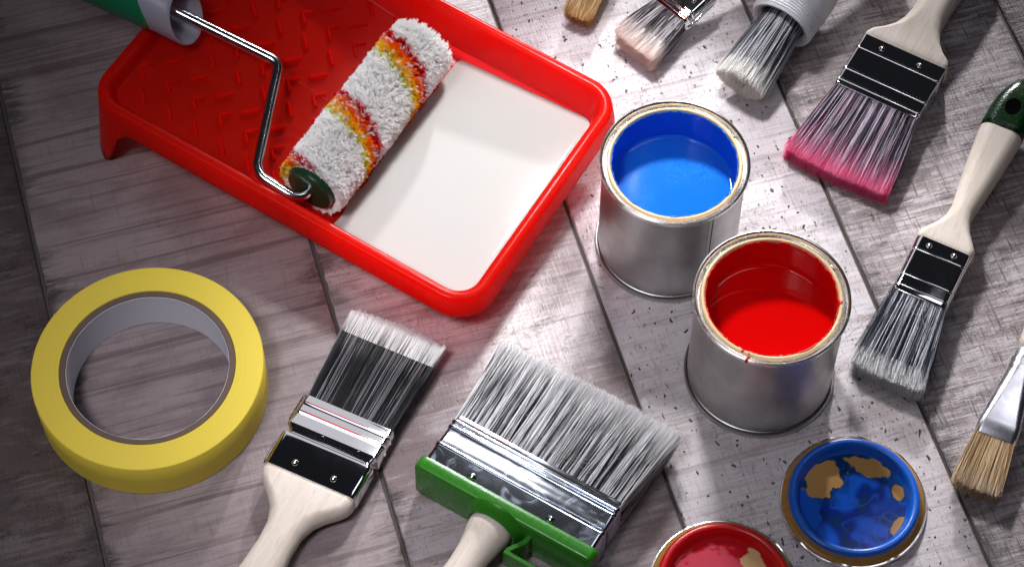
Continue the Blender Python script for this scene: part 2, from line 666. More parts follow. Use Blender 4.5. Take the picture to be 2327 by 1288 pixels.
M['tape'] = mat_tape()
M['card'] = mat_card('brown_cardboard', (0.17, 0.12, 0.09), (0.09, 0.065, 0.05))
M['paper'] = mat_card('white_paper_core', (0.66, 0.66, 0.72), (0.58, 0.58, 0.64))
M['groove'] = mat_card('dark_groove', (0.10, 0.085, 0.075), (0.05, 0.045, 0.042))
M['hole'] = new_mat('dark_hole', (0.004, 0.004, 0.004), 0.9, 0.0, 0.0)[0]

# ------------------------------------------------------------------ tabletop: six whitewashed boards
TA = R(16.5)
table = bpy.data.objects.new('tabletop', None)
C.objects.link(table)
table['kind'] = 'structure'
table['label'] = 'weathered whitewashed wooden boards under all the paint tools'
table.rotation_euler = (0, 0, TA)
seams = [-336.0, -212.9, -85.3, 37.4, 161.1, 284.8, 405.0]
pl = [
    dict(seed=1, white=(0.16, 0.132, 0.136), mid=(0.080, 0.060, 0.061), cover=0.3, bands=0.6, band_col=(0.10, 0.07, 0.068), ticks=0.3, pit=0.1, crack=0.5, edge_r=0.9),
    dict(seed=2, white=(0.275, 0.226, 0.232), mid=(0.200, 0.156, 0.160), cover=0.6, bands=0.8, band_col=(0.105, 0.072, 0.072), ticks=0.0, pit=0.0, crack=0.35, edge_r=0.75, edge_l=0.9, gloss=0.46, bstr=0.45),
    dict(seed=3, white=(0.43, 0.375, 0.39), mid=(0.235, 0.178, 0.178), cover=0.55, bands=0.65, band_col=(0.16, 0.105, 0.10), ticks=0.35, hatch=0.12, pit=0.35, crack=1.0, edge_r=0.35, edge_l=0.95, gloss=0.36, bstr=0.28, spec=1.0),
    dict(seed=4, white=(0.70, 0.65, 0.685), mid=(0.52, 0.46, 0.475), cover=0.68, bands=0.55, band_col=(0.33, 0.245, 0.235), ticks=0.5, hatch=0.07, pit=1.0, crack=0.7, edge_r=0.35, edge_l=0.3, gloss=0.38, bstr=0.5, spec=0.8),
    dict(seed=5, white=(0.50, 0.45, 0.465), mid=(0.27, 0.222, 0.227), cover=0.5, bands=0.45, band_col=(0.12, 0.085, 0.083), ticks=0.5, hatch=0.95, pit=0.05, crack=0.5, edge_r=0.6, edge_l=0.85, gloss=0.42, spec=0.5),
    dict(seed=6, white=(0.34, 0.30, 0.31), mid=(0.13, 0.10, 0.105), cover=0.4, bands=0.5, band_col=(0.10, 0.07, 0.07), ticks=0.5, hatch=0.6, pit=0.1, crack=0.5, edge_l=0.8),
]
for i in range(6):
    x0, x1 = seams[i] + 0.8, seams[i + 1] - 0.8
    hw = (x1 - x0) / 2
    L0, L1 = -420, 520
    b = 0.9
    sec = np.array([(-hw, -1.45), (-hw, -b * 1.2), (-hw + b * 0.3, -b * 0.5), (-hw + b, 0), (hw - b, 0), (hw - b * 0.3, -b * 0.5), (hw, -b * 1.2), (hw, -1.45)])
    rings = [np.stack([sec[:, 0], np.full(8, y), sec[:, 1]], 1) for y in (L0, L1)]
    v, f = loft(rings)
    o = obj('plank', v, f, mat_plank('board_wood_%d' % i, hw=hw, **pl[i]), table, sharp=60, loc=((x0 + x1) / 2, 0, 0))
    fix_normals(o)
v, f = loft([np.array([(-340, y, -9), (410, y, -9), (410, y, -1.5), (-340, y, -1.5)], float) for y in (-425, 525)])
fix_normals(obj('backing_board', v, f, M['groove'], table, smooth=False))


# ------------------------------------------------------------------ paint tray
AX = R(-31.0)
RU0, RU1, RV0, RV1 = -214.0, 1.5, -39.0, 104.0


def zrim(u):
    return 45.0 - 15.0 * (u + 212.0) / 213.0


def zfloor(u):
    ramp = 12.5 + -0.197 * (u + 83.0)
    deep = 4.0
    z = np.maximum(ramp, deep)
    return np.minimum(z, zrim(u) - 7.0)


tray = thing('paint_tray', 'red plastic paint tray with ribbed ramp and pool of white paint', 'paint tray',
             Matrix.Rotation(AX, 4, 'Z'))


def rloop(d, rad, bow=0.0, n=10, ne=24):
    """rounded rectangle loop in u,v inset by d, dense along the straight sides"""
    u0, u1, v0, v1 = RU0 + d, RU1 - d, RV0 + d, RV1 - d
    r = max(rad - d, 1.2)
    corners = [(u1 - r, v0 + r, -90), (u1 - r, v1 - r, 0), (u0 + r, v1 - r, 90), (u0 + r, v0 + r, 180)]
    pts = []
    for ci, (cx, cy, a0) in enumerate(corners):
        arc = [(cx + r * math.cos(R(a0 + 90 * i / n)), cy + r * math.sin(R(a0 + 90 * i / n))) for i in range(n + 1)]
        pts += arc
        nx = corners[(ci + 1) % 4]
        a1 = nx[2]
        q = (nx[0] + r * math.cos(R(a1)), nx[1] + r * math.sin(R(a1)))
        p = arc[-1]
        for i in range(1, ne):
            s = i / ne
            pts.append((p[0] + (q[0] - p[0]) * s, p[1] + (q[1] - p[1]) * s))
    return np.array(pts)


CR = 17.0
mid = rloop(0, CR)
nP = len(mid)
prof = []          # list of (inset, z offset rule)
# skirt bottom (outer), up the skirt, over the rim, down the inner wall
rings = []


def ring(d, zfun):
    p = rloop(d, CR)
    return np.stack([p[:, 0], p[:, 1], zfun(p)], 1)


def skirt_depth(p):
    """how far the skirt hangs below the rim: 13 mm, down to the table at the two shallow-end legs"""
    u, v = p[:, 0], p[:, 1]
    base = np.full(len(p), 12.5)
    z = zrim(u)
    dist = u - RU0                      # legs stand at the shallow end
    leg = np.zeros(len(p))
    near = np.minimum(np.abs(v - RV0), np.abs(v - RV1))
    side = near < 4.0
    k = sm(dist, 21.0, 9.0)
    k = np.where(dist < 18.5, k, k)
    leg = np.where(side, k, 0)
    endm = (dist < 12)
    ev = np.minimum(v - RV0, RV1 - v)
    leg = np.where(endm & ~side, sm(ev, 40.0, 28.0), leg)
    return base + leg * (z - 12.5 - 0.3)


OUT = -3.0


def skirt_ring(fr):
    p = rloop(0, CR)
    dep = skirt_depth(p)
    # outward flare grows with depth
    cx = rloop(-1.0, CR + 0.0) - p
    fl = (dep * fr) * 0.115
    q = p + cx * fl[:, None]
    return np.stack([q[:, 0], q[:, 1], zrim(p[:, 0]) - 2.2 - (dep - 2.2) * fr], 1)


rings = []
inner_sk = skirt_ring(1.0)
pin = rloop(1.8, CR) - rloop(0, CR)
u_in = [np.column_stack([skirt_ring(f)[:, :2] + pin, skirt_ring(f)[:, 2]]) for f in (0.0, 0.5, 1.0)]
rings.append(u_in[0] - [0, 0, 0.5])
rings.append(u_in[1])
rings.append(u_in[2])
for f_ in (1.0, 0.85, 0.7, 0.55, 0.4, 0.25, 0.1, 0.0):
    rings.append(skirt_ring(f_))
for d, dz in ((0.35, -1.2), (1.0, -0.45), (2.0, -0.05), (3.2, 0.0), (4.3, -0.12), (5.2, -0.5), (5.9, -1.2), (6.3, -2.2)):
    rings.append(ring(d, lambda p, dz=dz: zrim(p[:, 0]) + dz))


def inner(fr, extra):
    # inner wall slopes inwards with depth
    p0 = rloop(6.3, CR)
    dirv = rloop(7.3, CR) - p0
    zt = zrim(p0[:, 0]) - 2.2
    depth = zt - zfloor(p0[:, 0])
    q = p0 + dirv * (depth * fr * 0.30 + extra)[:, None]
    return np.stack([q[:, 0], q[:, 1], zt - depth * fr], 1)


for f_, e_ in ((0.2, 0), (0.4, 0), (0.6, 0), (0.8, 0), (0.93, 0.1), (0.985, 0.7), (1.0, 1.8)):
    rings.append(inner(f_, np.full(nP, e_)))
last = rings[-1]
med_u = np.clip(last[:, 0], RU0 + 66, RU1 - 66)
med = np.stack([med_u, np.full(nP, (RV0 + RV1) / 2)], 1)
for s in (0.06, 0.15, 0.3, 0.5, 0.75, 0.999):
    q = last[:, :2] * (1 - s) + med * s
    rings.append(np.stack([q[:, 0], q[:, 1], zfloor(q[:, 0])], 1))
v, f = loft(rings, close_ends=False)
o = obj('tray_shell', v, f, M['red_plastic'], tray, sharp=0)
fix_normals(o)

# raised ribs on the ramp
rib_me = {}


def rib_mesh(kind):
    def bar(p, q, w=0.9, h=1.6):
        p, q = np.array(p, float), np.array(q, float)
        d = (q - p) / np.linalg.norm(q - p)
        nrm = np.array([-d[1], d[0]])
        vs, n = [], 6
        prof = [(-w, -0.4), (-w * 0.85, h * 0.55), (-w * 0.35, h), (w * 0.35, h), (w * 0.85, h * 0.55), (w, -0.4)]
        rs = []
        for e, sc in ((p - d * 0.5, 0.45), (p, 1), (q, 1), (q + d * 0.5, 0.45)):
            rs.append(np.array([[*(e + nrm * a), b * (sc if b > 0 else 1)] for a, b in prof]))
        return loft(rs)
    if kind == 'along':
        v, f = bar((-2.8, -3.0), (2.8, 3.0))
    elif kind == 'across':
        v, f = bar((-2.8, 2.8), (2.8, -2.8))
    else:
        v, f = bar((0, 0), (3.9, 4.2))
        v2, f2 = bar((0, 0), (4.3, -4.3))
        f = list(f) + [tuple(i + len(v) for i in q) for q in f2]
        v = np.concatenate([v, v2])
    return v, f


first = {}
slope = math.atan(-0.197)
for kk in range(0, 9):
    for row in range(-1, 4):
        for kind, du, dv in (('corner', 0, 0), ('along', 10.6, 10.8), ('across', 10.3, -13.2)):
            u = -205.0 + 14.85 * kk + du
            vv = -6.2 + 36.1 * row + dv
            if not (-31 < vv < 94 and u < -93 and u > -209):
                continue
            if kind not in first:
                a, b = rib_mesh(kind)
                o = fix_normals(obj('rib', a, b, M['red_plastic'], tray, sharp=50))
                first[kind] = o.data
            else:
                o = bpy.data.objects.new('rib', first[kind])
                C.objects.link(o)
                o.parent = tray
            o.location = (u * 0.001, vv * 0.001, float(zfloor(np.array(u))) * 0.001)
            o.rotation_euler = (0, -slope, 0)

# white paint pool in the deep end
ZP = 13.5
loop = []
inner_loop = []
for p in rloop(6.3, CR):
    zt = zrim(p[0]) - 2.2
    inner_loop.append(p)
p0 = rloop(6.3, CR)
dirv = rloop(7.3, CR) - p0
dep = (zrim(p0[:, 0]) - 2.2 - ZP) * 0.30
edge = p0 + dirv * (dep + 0.0)[:, None]
ub = -85.5
keep = edge[edge[:, 0] > ub + 1]
# order by angle round the pool centre
cen = np.array([-38.0, 32.0])
ang = np.arctan2(keep[:, 1] - cen[1], keep[:, 0] - cen[0])
keep = keep[np.argsort(ang)]
shore = [(ub + 1.2 * vn(0, q * 0.09, 3) * 2, q) for q in np.linspace(keep[-1][1], keep[0][1], 40)[1:-1]]
per = np.concatenate([keep, np.array(shore)])
per = per + (per - cen) / np.linalg.norm(per - cen, axis=1)[:, None] * np.array([0.25 * vn(q[0] * 0.2, q[1] * 0.2, 9) + 0.25 for q in per])[:, None]
rs = []
for s, dz in ((1.0, -0.55), (0.997, -0.15), (0.985, 0.0), (0.9, 0.03), (0.6, 0.03), (0.3, 0.03), (0.002, 0.03)):
    q = cen + (per - cen) * s
    rs.append(np.column_stack([q, np.full(len(q), ZP + dz)]))
v, f = loft(rs, close_ends=False)
o = fix_normals(obj('white_paint', v, f, M['white_paint'], tray, sharp=0))

# ------------------------------------------------------------------ roller
um = Matrix.Rotation(AX, 4, 'Z')
RC = np.array([-97.5, -20.5, 32.5])       # near end of the axle in u,v,z
roller = thing('paint_roller', 'mini paint roller with white fluffy cover striped red and yellow, lying in red tray', 'paint roller', um)
# wire frame
pts = [(RC[0], 10, 32.5), (RC[0], -29.5, 32.4), (-121.8, -30.0, 38.2), (-145.5, 25.8, 43.8), (-205, 17.5, 57.8), (-228, 14.5, 63.4)]
path = fillet(pts, [8, 6.5, 5.0, 4], 10)
v, f = tube(path, 2.55, 24)
obj('wire_frame', v, f, M['rod'], roller)
# end cap
ax = np.array([0, 1.0, 0])


def along_v(profile, c, n=64):
    v, f = lathe(profile, n)
    w = np.stack([v[:, 0], v[:, 2], v[:, 1]], 1) + np.array([c[0], 0, c[2]])
    return w, f


prof = [(0.05, -22.7), (2.6, -22.9), (5.0, -23.2), (10.4, -23.0), (11.7, -22.4), (12.2, -21.2), (12.0, -17.5), (12.0, -15), (11, -10)]
v, f = along_v(prof, RC)
fix_normals(obj('end_cap', v, f, M['dark_green'], roller))
RAD = 13.6
y0, y1 = -19.5, 75.0
prof = [(11.4, y0 + 3), (11.8, y0 + 1), (12.6, y0), (RAD, y0 + 1.5), (RAD, y1 - 2), (RAD - 1, y1), (RAD - 3, y1 + 0.8), (0.1, y1 + 1)]
v, f = along_v(prof, RC)
fix_normals(obj('roller_core', v, f, new_mat('pile_backing', (0.7, 0.68, 0.66), 0.8)[0], roller))
# pile: tufts of fibres with a helical stripe
axis_w = np.array([-math.sin(AX), math.cos(AX), 0])
cam_dir = np.array(cam.location) * 1000 - np.array([-66, 72, 32.0])
cam_dir /= np.linalg.norm(cam_dir)
e1 = np.cross(axis_w, cam_dir)
e1 /= np.linalg.norm(e1)
if e1[0] > 0:
    e1 = -e1
# in u,z frame
uax = np.array([math.cos(AX), math.sin(AX), 0])
ang_e1 = math.atan2(e1[2], e1 @ uax)
cperp = cam_dir - (cam_dir @ axis_w) * axis_w
ang_c = math.atan2(cperp[2], cperp @ uax)
sgn = 1.0 if ((ang_c - ang_e1 + PI) % (2 * PI) - PI) > 0 else -1.0
NT_, NF = 11000, 12
tt = rng.uniform(0, 1, NT_) * (y1 - y0)
th = rng.uniform(0, 2 * PI, NT_)
extra_n = 800
tt[:extra_n] = rng.uniform(0, 3, extra_n)
tt[extra_n:2 * extra_n] = rng.uniform(y1 - y0 - 3, y1 - y0 + 0.5, extra_n)
rel = ((th - ang_e1) * sgn) % (2 * PI)
relw = np.where(rel > 1.5 * PI, rel - 2 * PI, rel)
pitch = 41.0
d = (50.0 - relw * pitch / (2 * PI) - tt + rng.normal(0, 0.7, NT_)) % pitch
colw = np.array([0.97, 0.965, 0.96])
tc = np.tile(colw, (NT_, 1))
u_ = rng.uniform(0, 1, NT_)


def setc(mask, c):
    tc[mask] = c


setc((d < 3.6) & (u_ < 0.82), (0.74, 0.010, 0.035))
setc((d >= 4.0) & (d < 7.6) & (u_ < 0.86), (0.98, 0.27, 0.012))
setc((d >= 7.6) & (d < 11.8) & (u_ < 0.84), (0.96, 0.66, 0.012))
setc((d >= 11.8) & (d < 14.2) & (u_ < 0.6), (0.74, 0.74, 0.08))
n = NT_ * NF
ti = np.repeat(np.arange(NT_), NF)
T0 = tt[ti] + rng.normal(0, 0.30, n)
A0 = th[ti] + rng.normal(0, 0.30, n) / RAD
lean_t = (rng.normal(0, 0.5, NT_))[ti]
lean_a = (rng.normal(0, 0.5, NT_))[ti] / RAD
ln = (4.1 + 0.35 * rng.normal(0, 1, NT_).clip(-1.5, 1.5))[ti] + rng.normal(0, 0.3, n)
lump = np.array([mnoise.noise(Vector((math.cos(a) * 2.2, math.sin(a) * 2.2, t * 0.17))) for a, t in zip(th, tt)])
ln = ln + 0.9 * lump[ti]
ends = np.exp(-tt / 2.0)[ti] * -1.3 + np.exp(-(y1 - y0 - tt) / 2.0)[ti] * 2.6
K = 3
P = np.zeros((n, K, 3))
cols = np.zeros((n, K, 3))
rad = np.zeros((n, K))
jit = rng.uniform(0.94, 1.03, (n, 1))
for k in range(K):
    s = k / (K - 1)
    rr = RAD - 0.5 + ln * s * (1 - 0.25 * s * np.abs(ends) / 2.6)
    aa = A0 + lean_a * s * s + rng.normal(0, 0.20, n) / RAD * s
    t_ = T0 + (lean_t + ends) * s * s + rng.normal(0, 0.20, n) * s
    P[:, k, 0] = RC[0] + rr * np.cos(aa)
    P[:, k, 1] = y0 + t_
    P[:, k, 2] = RC[2] + rr * np.sin(aa)
    cols[:, k] = tc[ti] * jit
    rad[:, k] = 0.15 * (1 - 0.55 * s)
# keep the pile on or above the ramp and the paint
fl = np.maximum(zfloor(P[:, :, 0]), np.where(P[:, :, 0] > -85, ZP, -10)) + 0.1
ok = (P[:, :, 2] > fl).all(axis=1)
P, rad, cols = P[ok], rad[ok], cols[ok]
V, F, CC = strands(P, rad, np.clip(cols, 0, 0.98))
big_mesh('fluffy_pile', V, F, CC, M['pile'], roller)

# handle: grey bell over a green grip, resting on the tray's end wall
hm_a = np.array([-193.5, 18.8, 55.1])
hm_d = np.array([-60.0, -8.0, 14.2])
hm_d /= np.linalg.norm(hm_d)
hy = Vector(hm_d)
hx = hy.cross(Vector((0, 0, 1))).normalized()
hz = hx.cross(hy)


def hlathe(profile, n=64):
    v, f = lathe(profile, n)
    X, Y, Z = np.array(hx), np.array(hy), np.array(hz)
    return hm_a + v[:, :1] * X + v[:, 2:3] * Y + v[:, 1:2] * Z, f


prof = [(4.0, 22), (7.5, 14), (10.0, 6), (11.3, 1), (11.6, 0.1), (12.2, -0.2), (12.8, 0.3), (13.0, 1.6), (13.1, 8), (13.2, 14), (13.5, 26), (13.6, 40)]
v, f = lathe(prof, 64)
wgt = np.clip(1 - v[:, 2] / 34.0, 0, 1)
v[:, 2] += 0.62 * v[:, 1] * wgt            # slanted mouth, its lower lip reaching forward
X, Y, Z = np.array(hx), np.array(hy), np.array(hz)
v = hm_a + v[:, :1] * X + v[:, 2:3] * Y + v[:, 1:2] * Z
fix_normals(obj('handle_bell', v, f, M['grey_plastic'], roller))
# green grip laid over the bell with a tongue-shaped edge
na, nb = 96, 24
v, f = [], []
for i in range(na):
    a = 2 * PI * i / na
    tongue = 13.0 + 12.0 * (0.5 - 0.5 * math.cos(2 * (a - 0.25)))
    for j in range(nb + 1):
        s = j / nb
        y = tongue + (120 - tongue) * s ** 1.5
        r = 13.25 + 0.9 * min(1, s * 20) ** 0.5 + 1.6 * float(sm(np.array(y), 18, 60))
        q = hm_a + np.array(hx) * (r * math.cos(a)) + np.array(hz) * (r * math.sin(a)) + np.array(hy) * y
        v.append(q)
for i in range(na):
    for j in range(nb):
        a, b = i * (nb + 1) + j, ((i + 1) % na) * (nb + 1) + j
        f.append((a, a + 1, b + 1, b))
fix_normals(obj('handle_grip', v, f, M['mint_green'], roller))


# ------------------------------------------------------------------ tape roll
tape = thing('tape_roll', 'roll of bright yellow masking tape lying flat on the boards', 'tape roll', loc=(-164.9, -58.2, 0))
RO, RIN, HT = 52.6, 39.8, 23.5
b = 0.35
prof = [(RIN + 0.05, 0.4), (RO - b, 0.3), (RO, 0.6), (RO + 0.1, HT * 0.5), (RO, HT - b - 0.1), (RO - b, HT), (RIN + 0.25, HT), (RIN + 0.05, HT - 0.3)]
v, f = lathe(prof, 160, close=True)
fix_normals(obj('tape_layers', v, f, M['tape'], tape))
prof = [(RIN, 0.35), (RIN, HT - 0.5), (RIN - 0.2, HT - 0.25), (RIN - 2.6, HT - 0.25), (RIN - 2.8, HT - 0.6), (RIN - 2.8, 0.3)]
v, f = lathe(prof, 160, close=True)
fix_normals(obj('cardboard_core', v, f, M['card'], tape))
v, f = lathe([(RIN - 2.85, 0.3), (RIN - 2.85, HT - 0.75), (RIN - 3.05, HT - 0.8), (RIN - 3.05, 0.3)], 160, close=True)
v[:, 2] += np.array([0.35 * vn(p[0] * 0.12, p[1] * 0.12, 2) if p[2] > 10 else 0 for p in v])
fix_normals(obj('paper_lining', v, f, M['paper'], tape))


# ------------------------------------------------------------------ paint cans
def paint_can(label, loc, rr, mp, mwet, seed, seam_a, drips):
    t = thing('paint_can', label, 'paint can', loc=loc, group='open tins of paint')
    s = rr / 34.5
    H_ = 68.0
    v, f = lathe([(0.5, 1.2), (33.0 * s, 1.2), (33.0 * s, 3.2), (32.6 * s, 3.4), (32.7 * s, 4.2), (33.1 * s, 5.2), (33.1 * s, 20), (33.1 * s, H_ - 7), (33.0 * s, H_ - 3.5), (33.2 * s, H_ - 2.5)], 160)
    fix_normals(obj('can_body', v, f, M['tin'], t))
    v, f = lathe([(32.6 * s, 0.4), (33.8 * s, 0.1), (34.5 * s, 0.5), (34.7 * s, 1.5), (34.6 * s, 2.8), (34.2 * s, 3.3), (33.6 * s, 3.2), (32.6 * s, 2.0)], 160, close=True)
    fix_normals(obj('base_rim', v, f, M['tin'], t))
    # rolled rim with a groove for the lid
    v, f = lathe([(33.0 * s, H_ - 3.2), (34.2 * s, H_ - 2.7), (34.7 * s, H_ - 1.4), (34.5 * s, H_ - 0.3), (33.8 * s, H_), (33.2 * s, H_ - 0.4), (32.9 * s, H_ - 1.2),
                  (32.7 * s, H_ - 3.2), (32.2 * s, H_ - 3.9), (31.7 * s, H_ - 3.8), (31.4 * s, H_ - 3.4), (31.25 * s, H_ - 2.2)], 200)
    fix_normals(obj('rolled_rim', v, f, M['rim'], t))
    v, f = lathe([(31.3 * s, H_ - 2.8), (31.22 * s, H_ - 1.6), (30.8 * s, H_ - 1.0), (30.2 * s, H_ - 0.85), (29.7 * s, H_ - 1.05), (29.35 * s, H_ - 1.6), (29.25 * s, H_ - 3.5)], 160)
    fix_normals(obj('lacquered_lip', v, f, M['lacquer'], t))
    v, f = lathe([(29.25 * s, H_ - 3.0), (29.6 * s, H_ - 4.5), (32.3 * s, H_ - 6.0), (32.5 * s, H_ - 12), (32.5 * s, 44)], 128)
    # paint-coated inner wall: keep the visible neck straight
    v, f = lathe([(29.2 * s, H_ - 2.6), (29.15 * s, H_ - 6), (29.2 * s, H_ - 14), (29.3 * s, 40)], 128)
    fix_normals(obj('inner_wall', v, f, mwet, t))
    zp = H_ - 1.2 - 20.5
    v, f = lathe([(29.25 * s, zp + 1.3), (28.9 * s, zp + 0.5), (28.3 * s, zp + 0.1), (27 * s, zp), (18 * s, zp), (9 * s, zp), (0.05, zp)], 128)
    fix_normals(obj('paint', v, f, mp, t))
    # ragged paint left on the lip
    n = 360
    vs, fs = [], []
    rngl = random.Random(seed)
    for i in range(n):
        a = 2 * PI * i / n
        c, s_ = math.cos(a), math.sin(a)
        e = 0.8 * vn(c * 5, s_ * 5, seed) + 0.55 * vn(c * 16, s_ * 16, seed + 3) - 0.12
        for (da, w, ext) in drips:
            dd = abs((a - da + PI) % (2 * PI) - PI)
            if dd < w:
                e = max(e, ext * (1 - (dd / w) ** 2))
        low = 2.6 + 1.4 * vn(c * 7, s_ * 7, seed + 9)
        rtop = 29.28 * s + max(-0.1, e)
        zt = H_ - 1.55 + 0.62 * min(1, max(0, e / 0.5)) if e > 0 else H_ - 1.75 + e * 2.0
        if e > 1.3:
            zt -= 0.0
        pr = [(29.05 * s, H_ - 1.6 - low - 1.6), (28.75 * s, H_ - 1.6 - low * 0.6), (28.8 * s, H_ - 1.7), (29.05 * s + max(0, e) * 0.5, zt + 0.28), (rtop, zt + 0.05), (rtop + 0.05, zt - 0.35)]
        for r_, z_ in pr:
            vs.append((r_ * c, r_ * s_, z_))
    k = 6
    for i in range(n):
        for j in range(k - 1):
            a, b_ = i * k + j, ((i + 1) % n) * k + j
            fs.append((a, a + 1, b_ + 1, b_))
    fix_normals(obj('paint_smear', vs, fs, mwet, t, sharp=0))
    # soldered side seam
    sa = seam_a
    vs = []
    for zz in (3.6, H_ - 3.4):
        for da, dr in ((-0.028, 33.0), (-0.022, 33.45), (0.022, 33.45), (0.028, 33.0)):
            vs.append((dr * s * math.cos(sa + da), dr * s * math.sin(sa + da), zz))
    fix_normals(obj('side_seam', vs, [(0, 1, 5, 4), (1, 2, 6, 5), (2, 3, 7, 6)], M['tin'], t, smooth=False))
    vs = [((33.28 * s) * math.cos(sa + 0.034 + q * 0.007), (33.28 * s) * math.sin(sa + 0.034 + q * 0.007), zz) for zz in (5.5, H_ - 3.4) for q in (-1, 1)]
    fix_normals(obj('seam_gap', vs, [(0, 1, 3, 2)], M['hole'], t, smooth=False))
    # two clenched dents of the rim groove
    for da in (2.55, 2.25, 0.55):
        v, f = lathe([(0.02, 0.55), (0.5, 0.4), (0.8, 0.0), (0.8, -1.2)], 16)
        v = v * np.array([1.0, 2.0, 1.0])
        ca, sa_ = math.cos(da), math.sin(da)
        w = np.stack([v[:, 0] * ca - v[:, 1] * sa_ + 32.3 * s * ca, v[:, 0] * sa_ + v[:, 1] * ca + 32.3 * s * sa_, v[:, 2] + H_ - 3.0], 1)
        fix_normals(obj('rim_dent', w, f, M['rim'], t))
    return t


bluecan = paint_can('open tin can of blue paint beside the red tray corner', (74.0, 23.3, 0), 34.3, M['blue_paint'], M['blue_wet'], 3, R(-62), [(R(-93), 0.07, 1.0), (R(-35), 0.06, 0.9)])
redcan = paint_can('open tin can of red paint with a drip over its rim', (114.1, -48.2, 0), 34.7, M['red_paint'], M['red_wet'], 8, R(60), [(R(-118), 0.035, 2.1), (R(-62), 0.2, 0.9), (R(-5), 0.05, 1.6)])
# red drip running over the rim of the red can
a = R(-112)
vs = []
ws = [0.5, 0.7, 0.55, 0.6, 0.75, 0.8, 0.7, 0.35]
pr = [(30.6, 67.4), (31.0, 66.2), (31.8, 65.2), (32.9, 67.1), (33.9, 68.12), (34.7, 67.6), (34.92, 66.4), (34.5, 65.0)]
for (r_, z_), w_ in zip(pr, ws):
    for sx, up in ((-1, 0), (-0.5, 0.16), (0.5, 0.16), (1, 0)):
        aa = a + sx * w_ / 34.0
        vs.append(((r_ + up * 0.7) * math.cos(aa), (r_ + up * 0.7) * math.sin(aa), z_ + up * 0.8))
fs = [(i * 4 + j, i * 4 + j + 1, i * 4 + j + 5, i * 4 + j + 4) for i in range(7) for j in range(3)]
fix_normals(obj('paint_drip', vs, fs, M['red_wet'], redcan, sharp=0))


# ------------------------------------------------------------------ can lids lying upside down
def lid(label, loc, colfun, mwet, seed, film):
    t = thing('can_lid', label, 'can lid', loc=loc, group='upturned lids of the paint tins')
    t.scale = (0.965, 0.965, 1.0)
    v, f = lathe([(30.5, 0.3), (33.2, 0.3), (34.0, 0.6), (34.2, 1.3), (33.8, 2.0), (33.0, 2.1), (32.3, 1.5), (31.4, 1.3), (30.2, 1.6)], 160)
    vv = np.array(v)
    rr_ = np.hypot(vv[:, 0], vv[:, 1])
    dent = np.array([max(0, vn(p[0] * 0.11, p[1] * 0.11, seed) - 0.1) for p in vv]) * (rr_ > 32.5)
    vv[:, 2] += dent * 1.6
    fix_normals(obj('lid_flange', vv, f, M['rim'], t))
    v, f = lathe([(33.3, 1.9), (32.9, 2.5), (31.9, 2.9), (31.1, 3.5), (30.7, 4.6), (30.3, 6.0), (30.0, 6.5)], 160)
    fix_normals(obj('plug_wall', v, f, M['old_lacquer'], t))
    # bead smothered in paint
    n = 240
    vs, fs = [], []
    for i in range(n):
        a = 2 * PI * i / n
        c, s_ = math.cos(a), math.sin(a)
        e = 0.5 * vn(c * 4, s_ * 4, seed) + 0.35 * vn(c * 14, s_ * 14, seed + 2)
        pr = [(30.35 + 0.1 * e, 5.0 - 1.2 * e), (30.45, 5.9), (30.05, 7.0 + 0.12 * e), (29.2, 7.55), (28.0, 7.6 + 0.1 * e), (26.9, 7.15), (26.3, 6.2), (25.9, 4.6), (25.4, 3.2), (24.6, 2.3 - 0.1)]
        for r_, z_ in pr:
            vs.append((r_ * c, r_ * s_, z_))
    k = 10
    for i in range(n):
        for j in range(k - 1):
            a, b_ = i * k + j, ((i + 1) % n) * k + j
            fs.append((a, a + 1, b_ + 1, b_))
    fix_normals(obj('painted_bead', vs, fs, mwet, t, sharp=0))
    v, f = disc(25.3, 2.25, 240, 70)
    cols = np.array([colfun(p[0], p[1]) for p in v])
    # wet film stands proud of the bare patches
    o = obj('paint_film', v, f, film, t, sharp=0, cols=cols[:, :3])
    return t


def blob(x, y, cx, cy, rx, ry, rot, seed, rag=0.35):
    c, s_ = math.cos(rot), math.sin(rot)
    dx, dy = x - cx, y - cy
    a, b_ = (dx * c + dy * s_) / rx, (-dx * s_ + dy * c) / ry
    return 1.0 - math.hypot(a, b_) + rag * 1.1 * vn(x * 0.16, y * 0.16, seed) + rag * 0.5 * vn(x * 0.38, y * 0.38, seed + 4) + 0.12 * rag * vn(x * 1.1, y * 1.1, seed + 7)


GOLD = np.array([0.52, 0.29, 0.095])


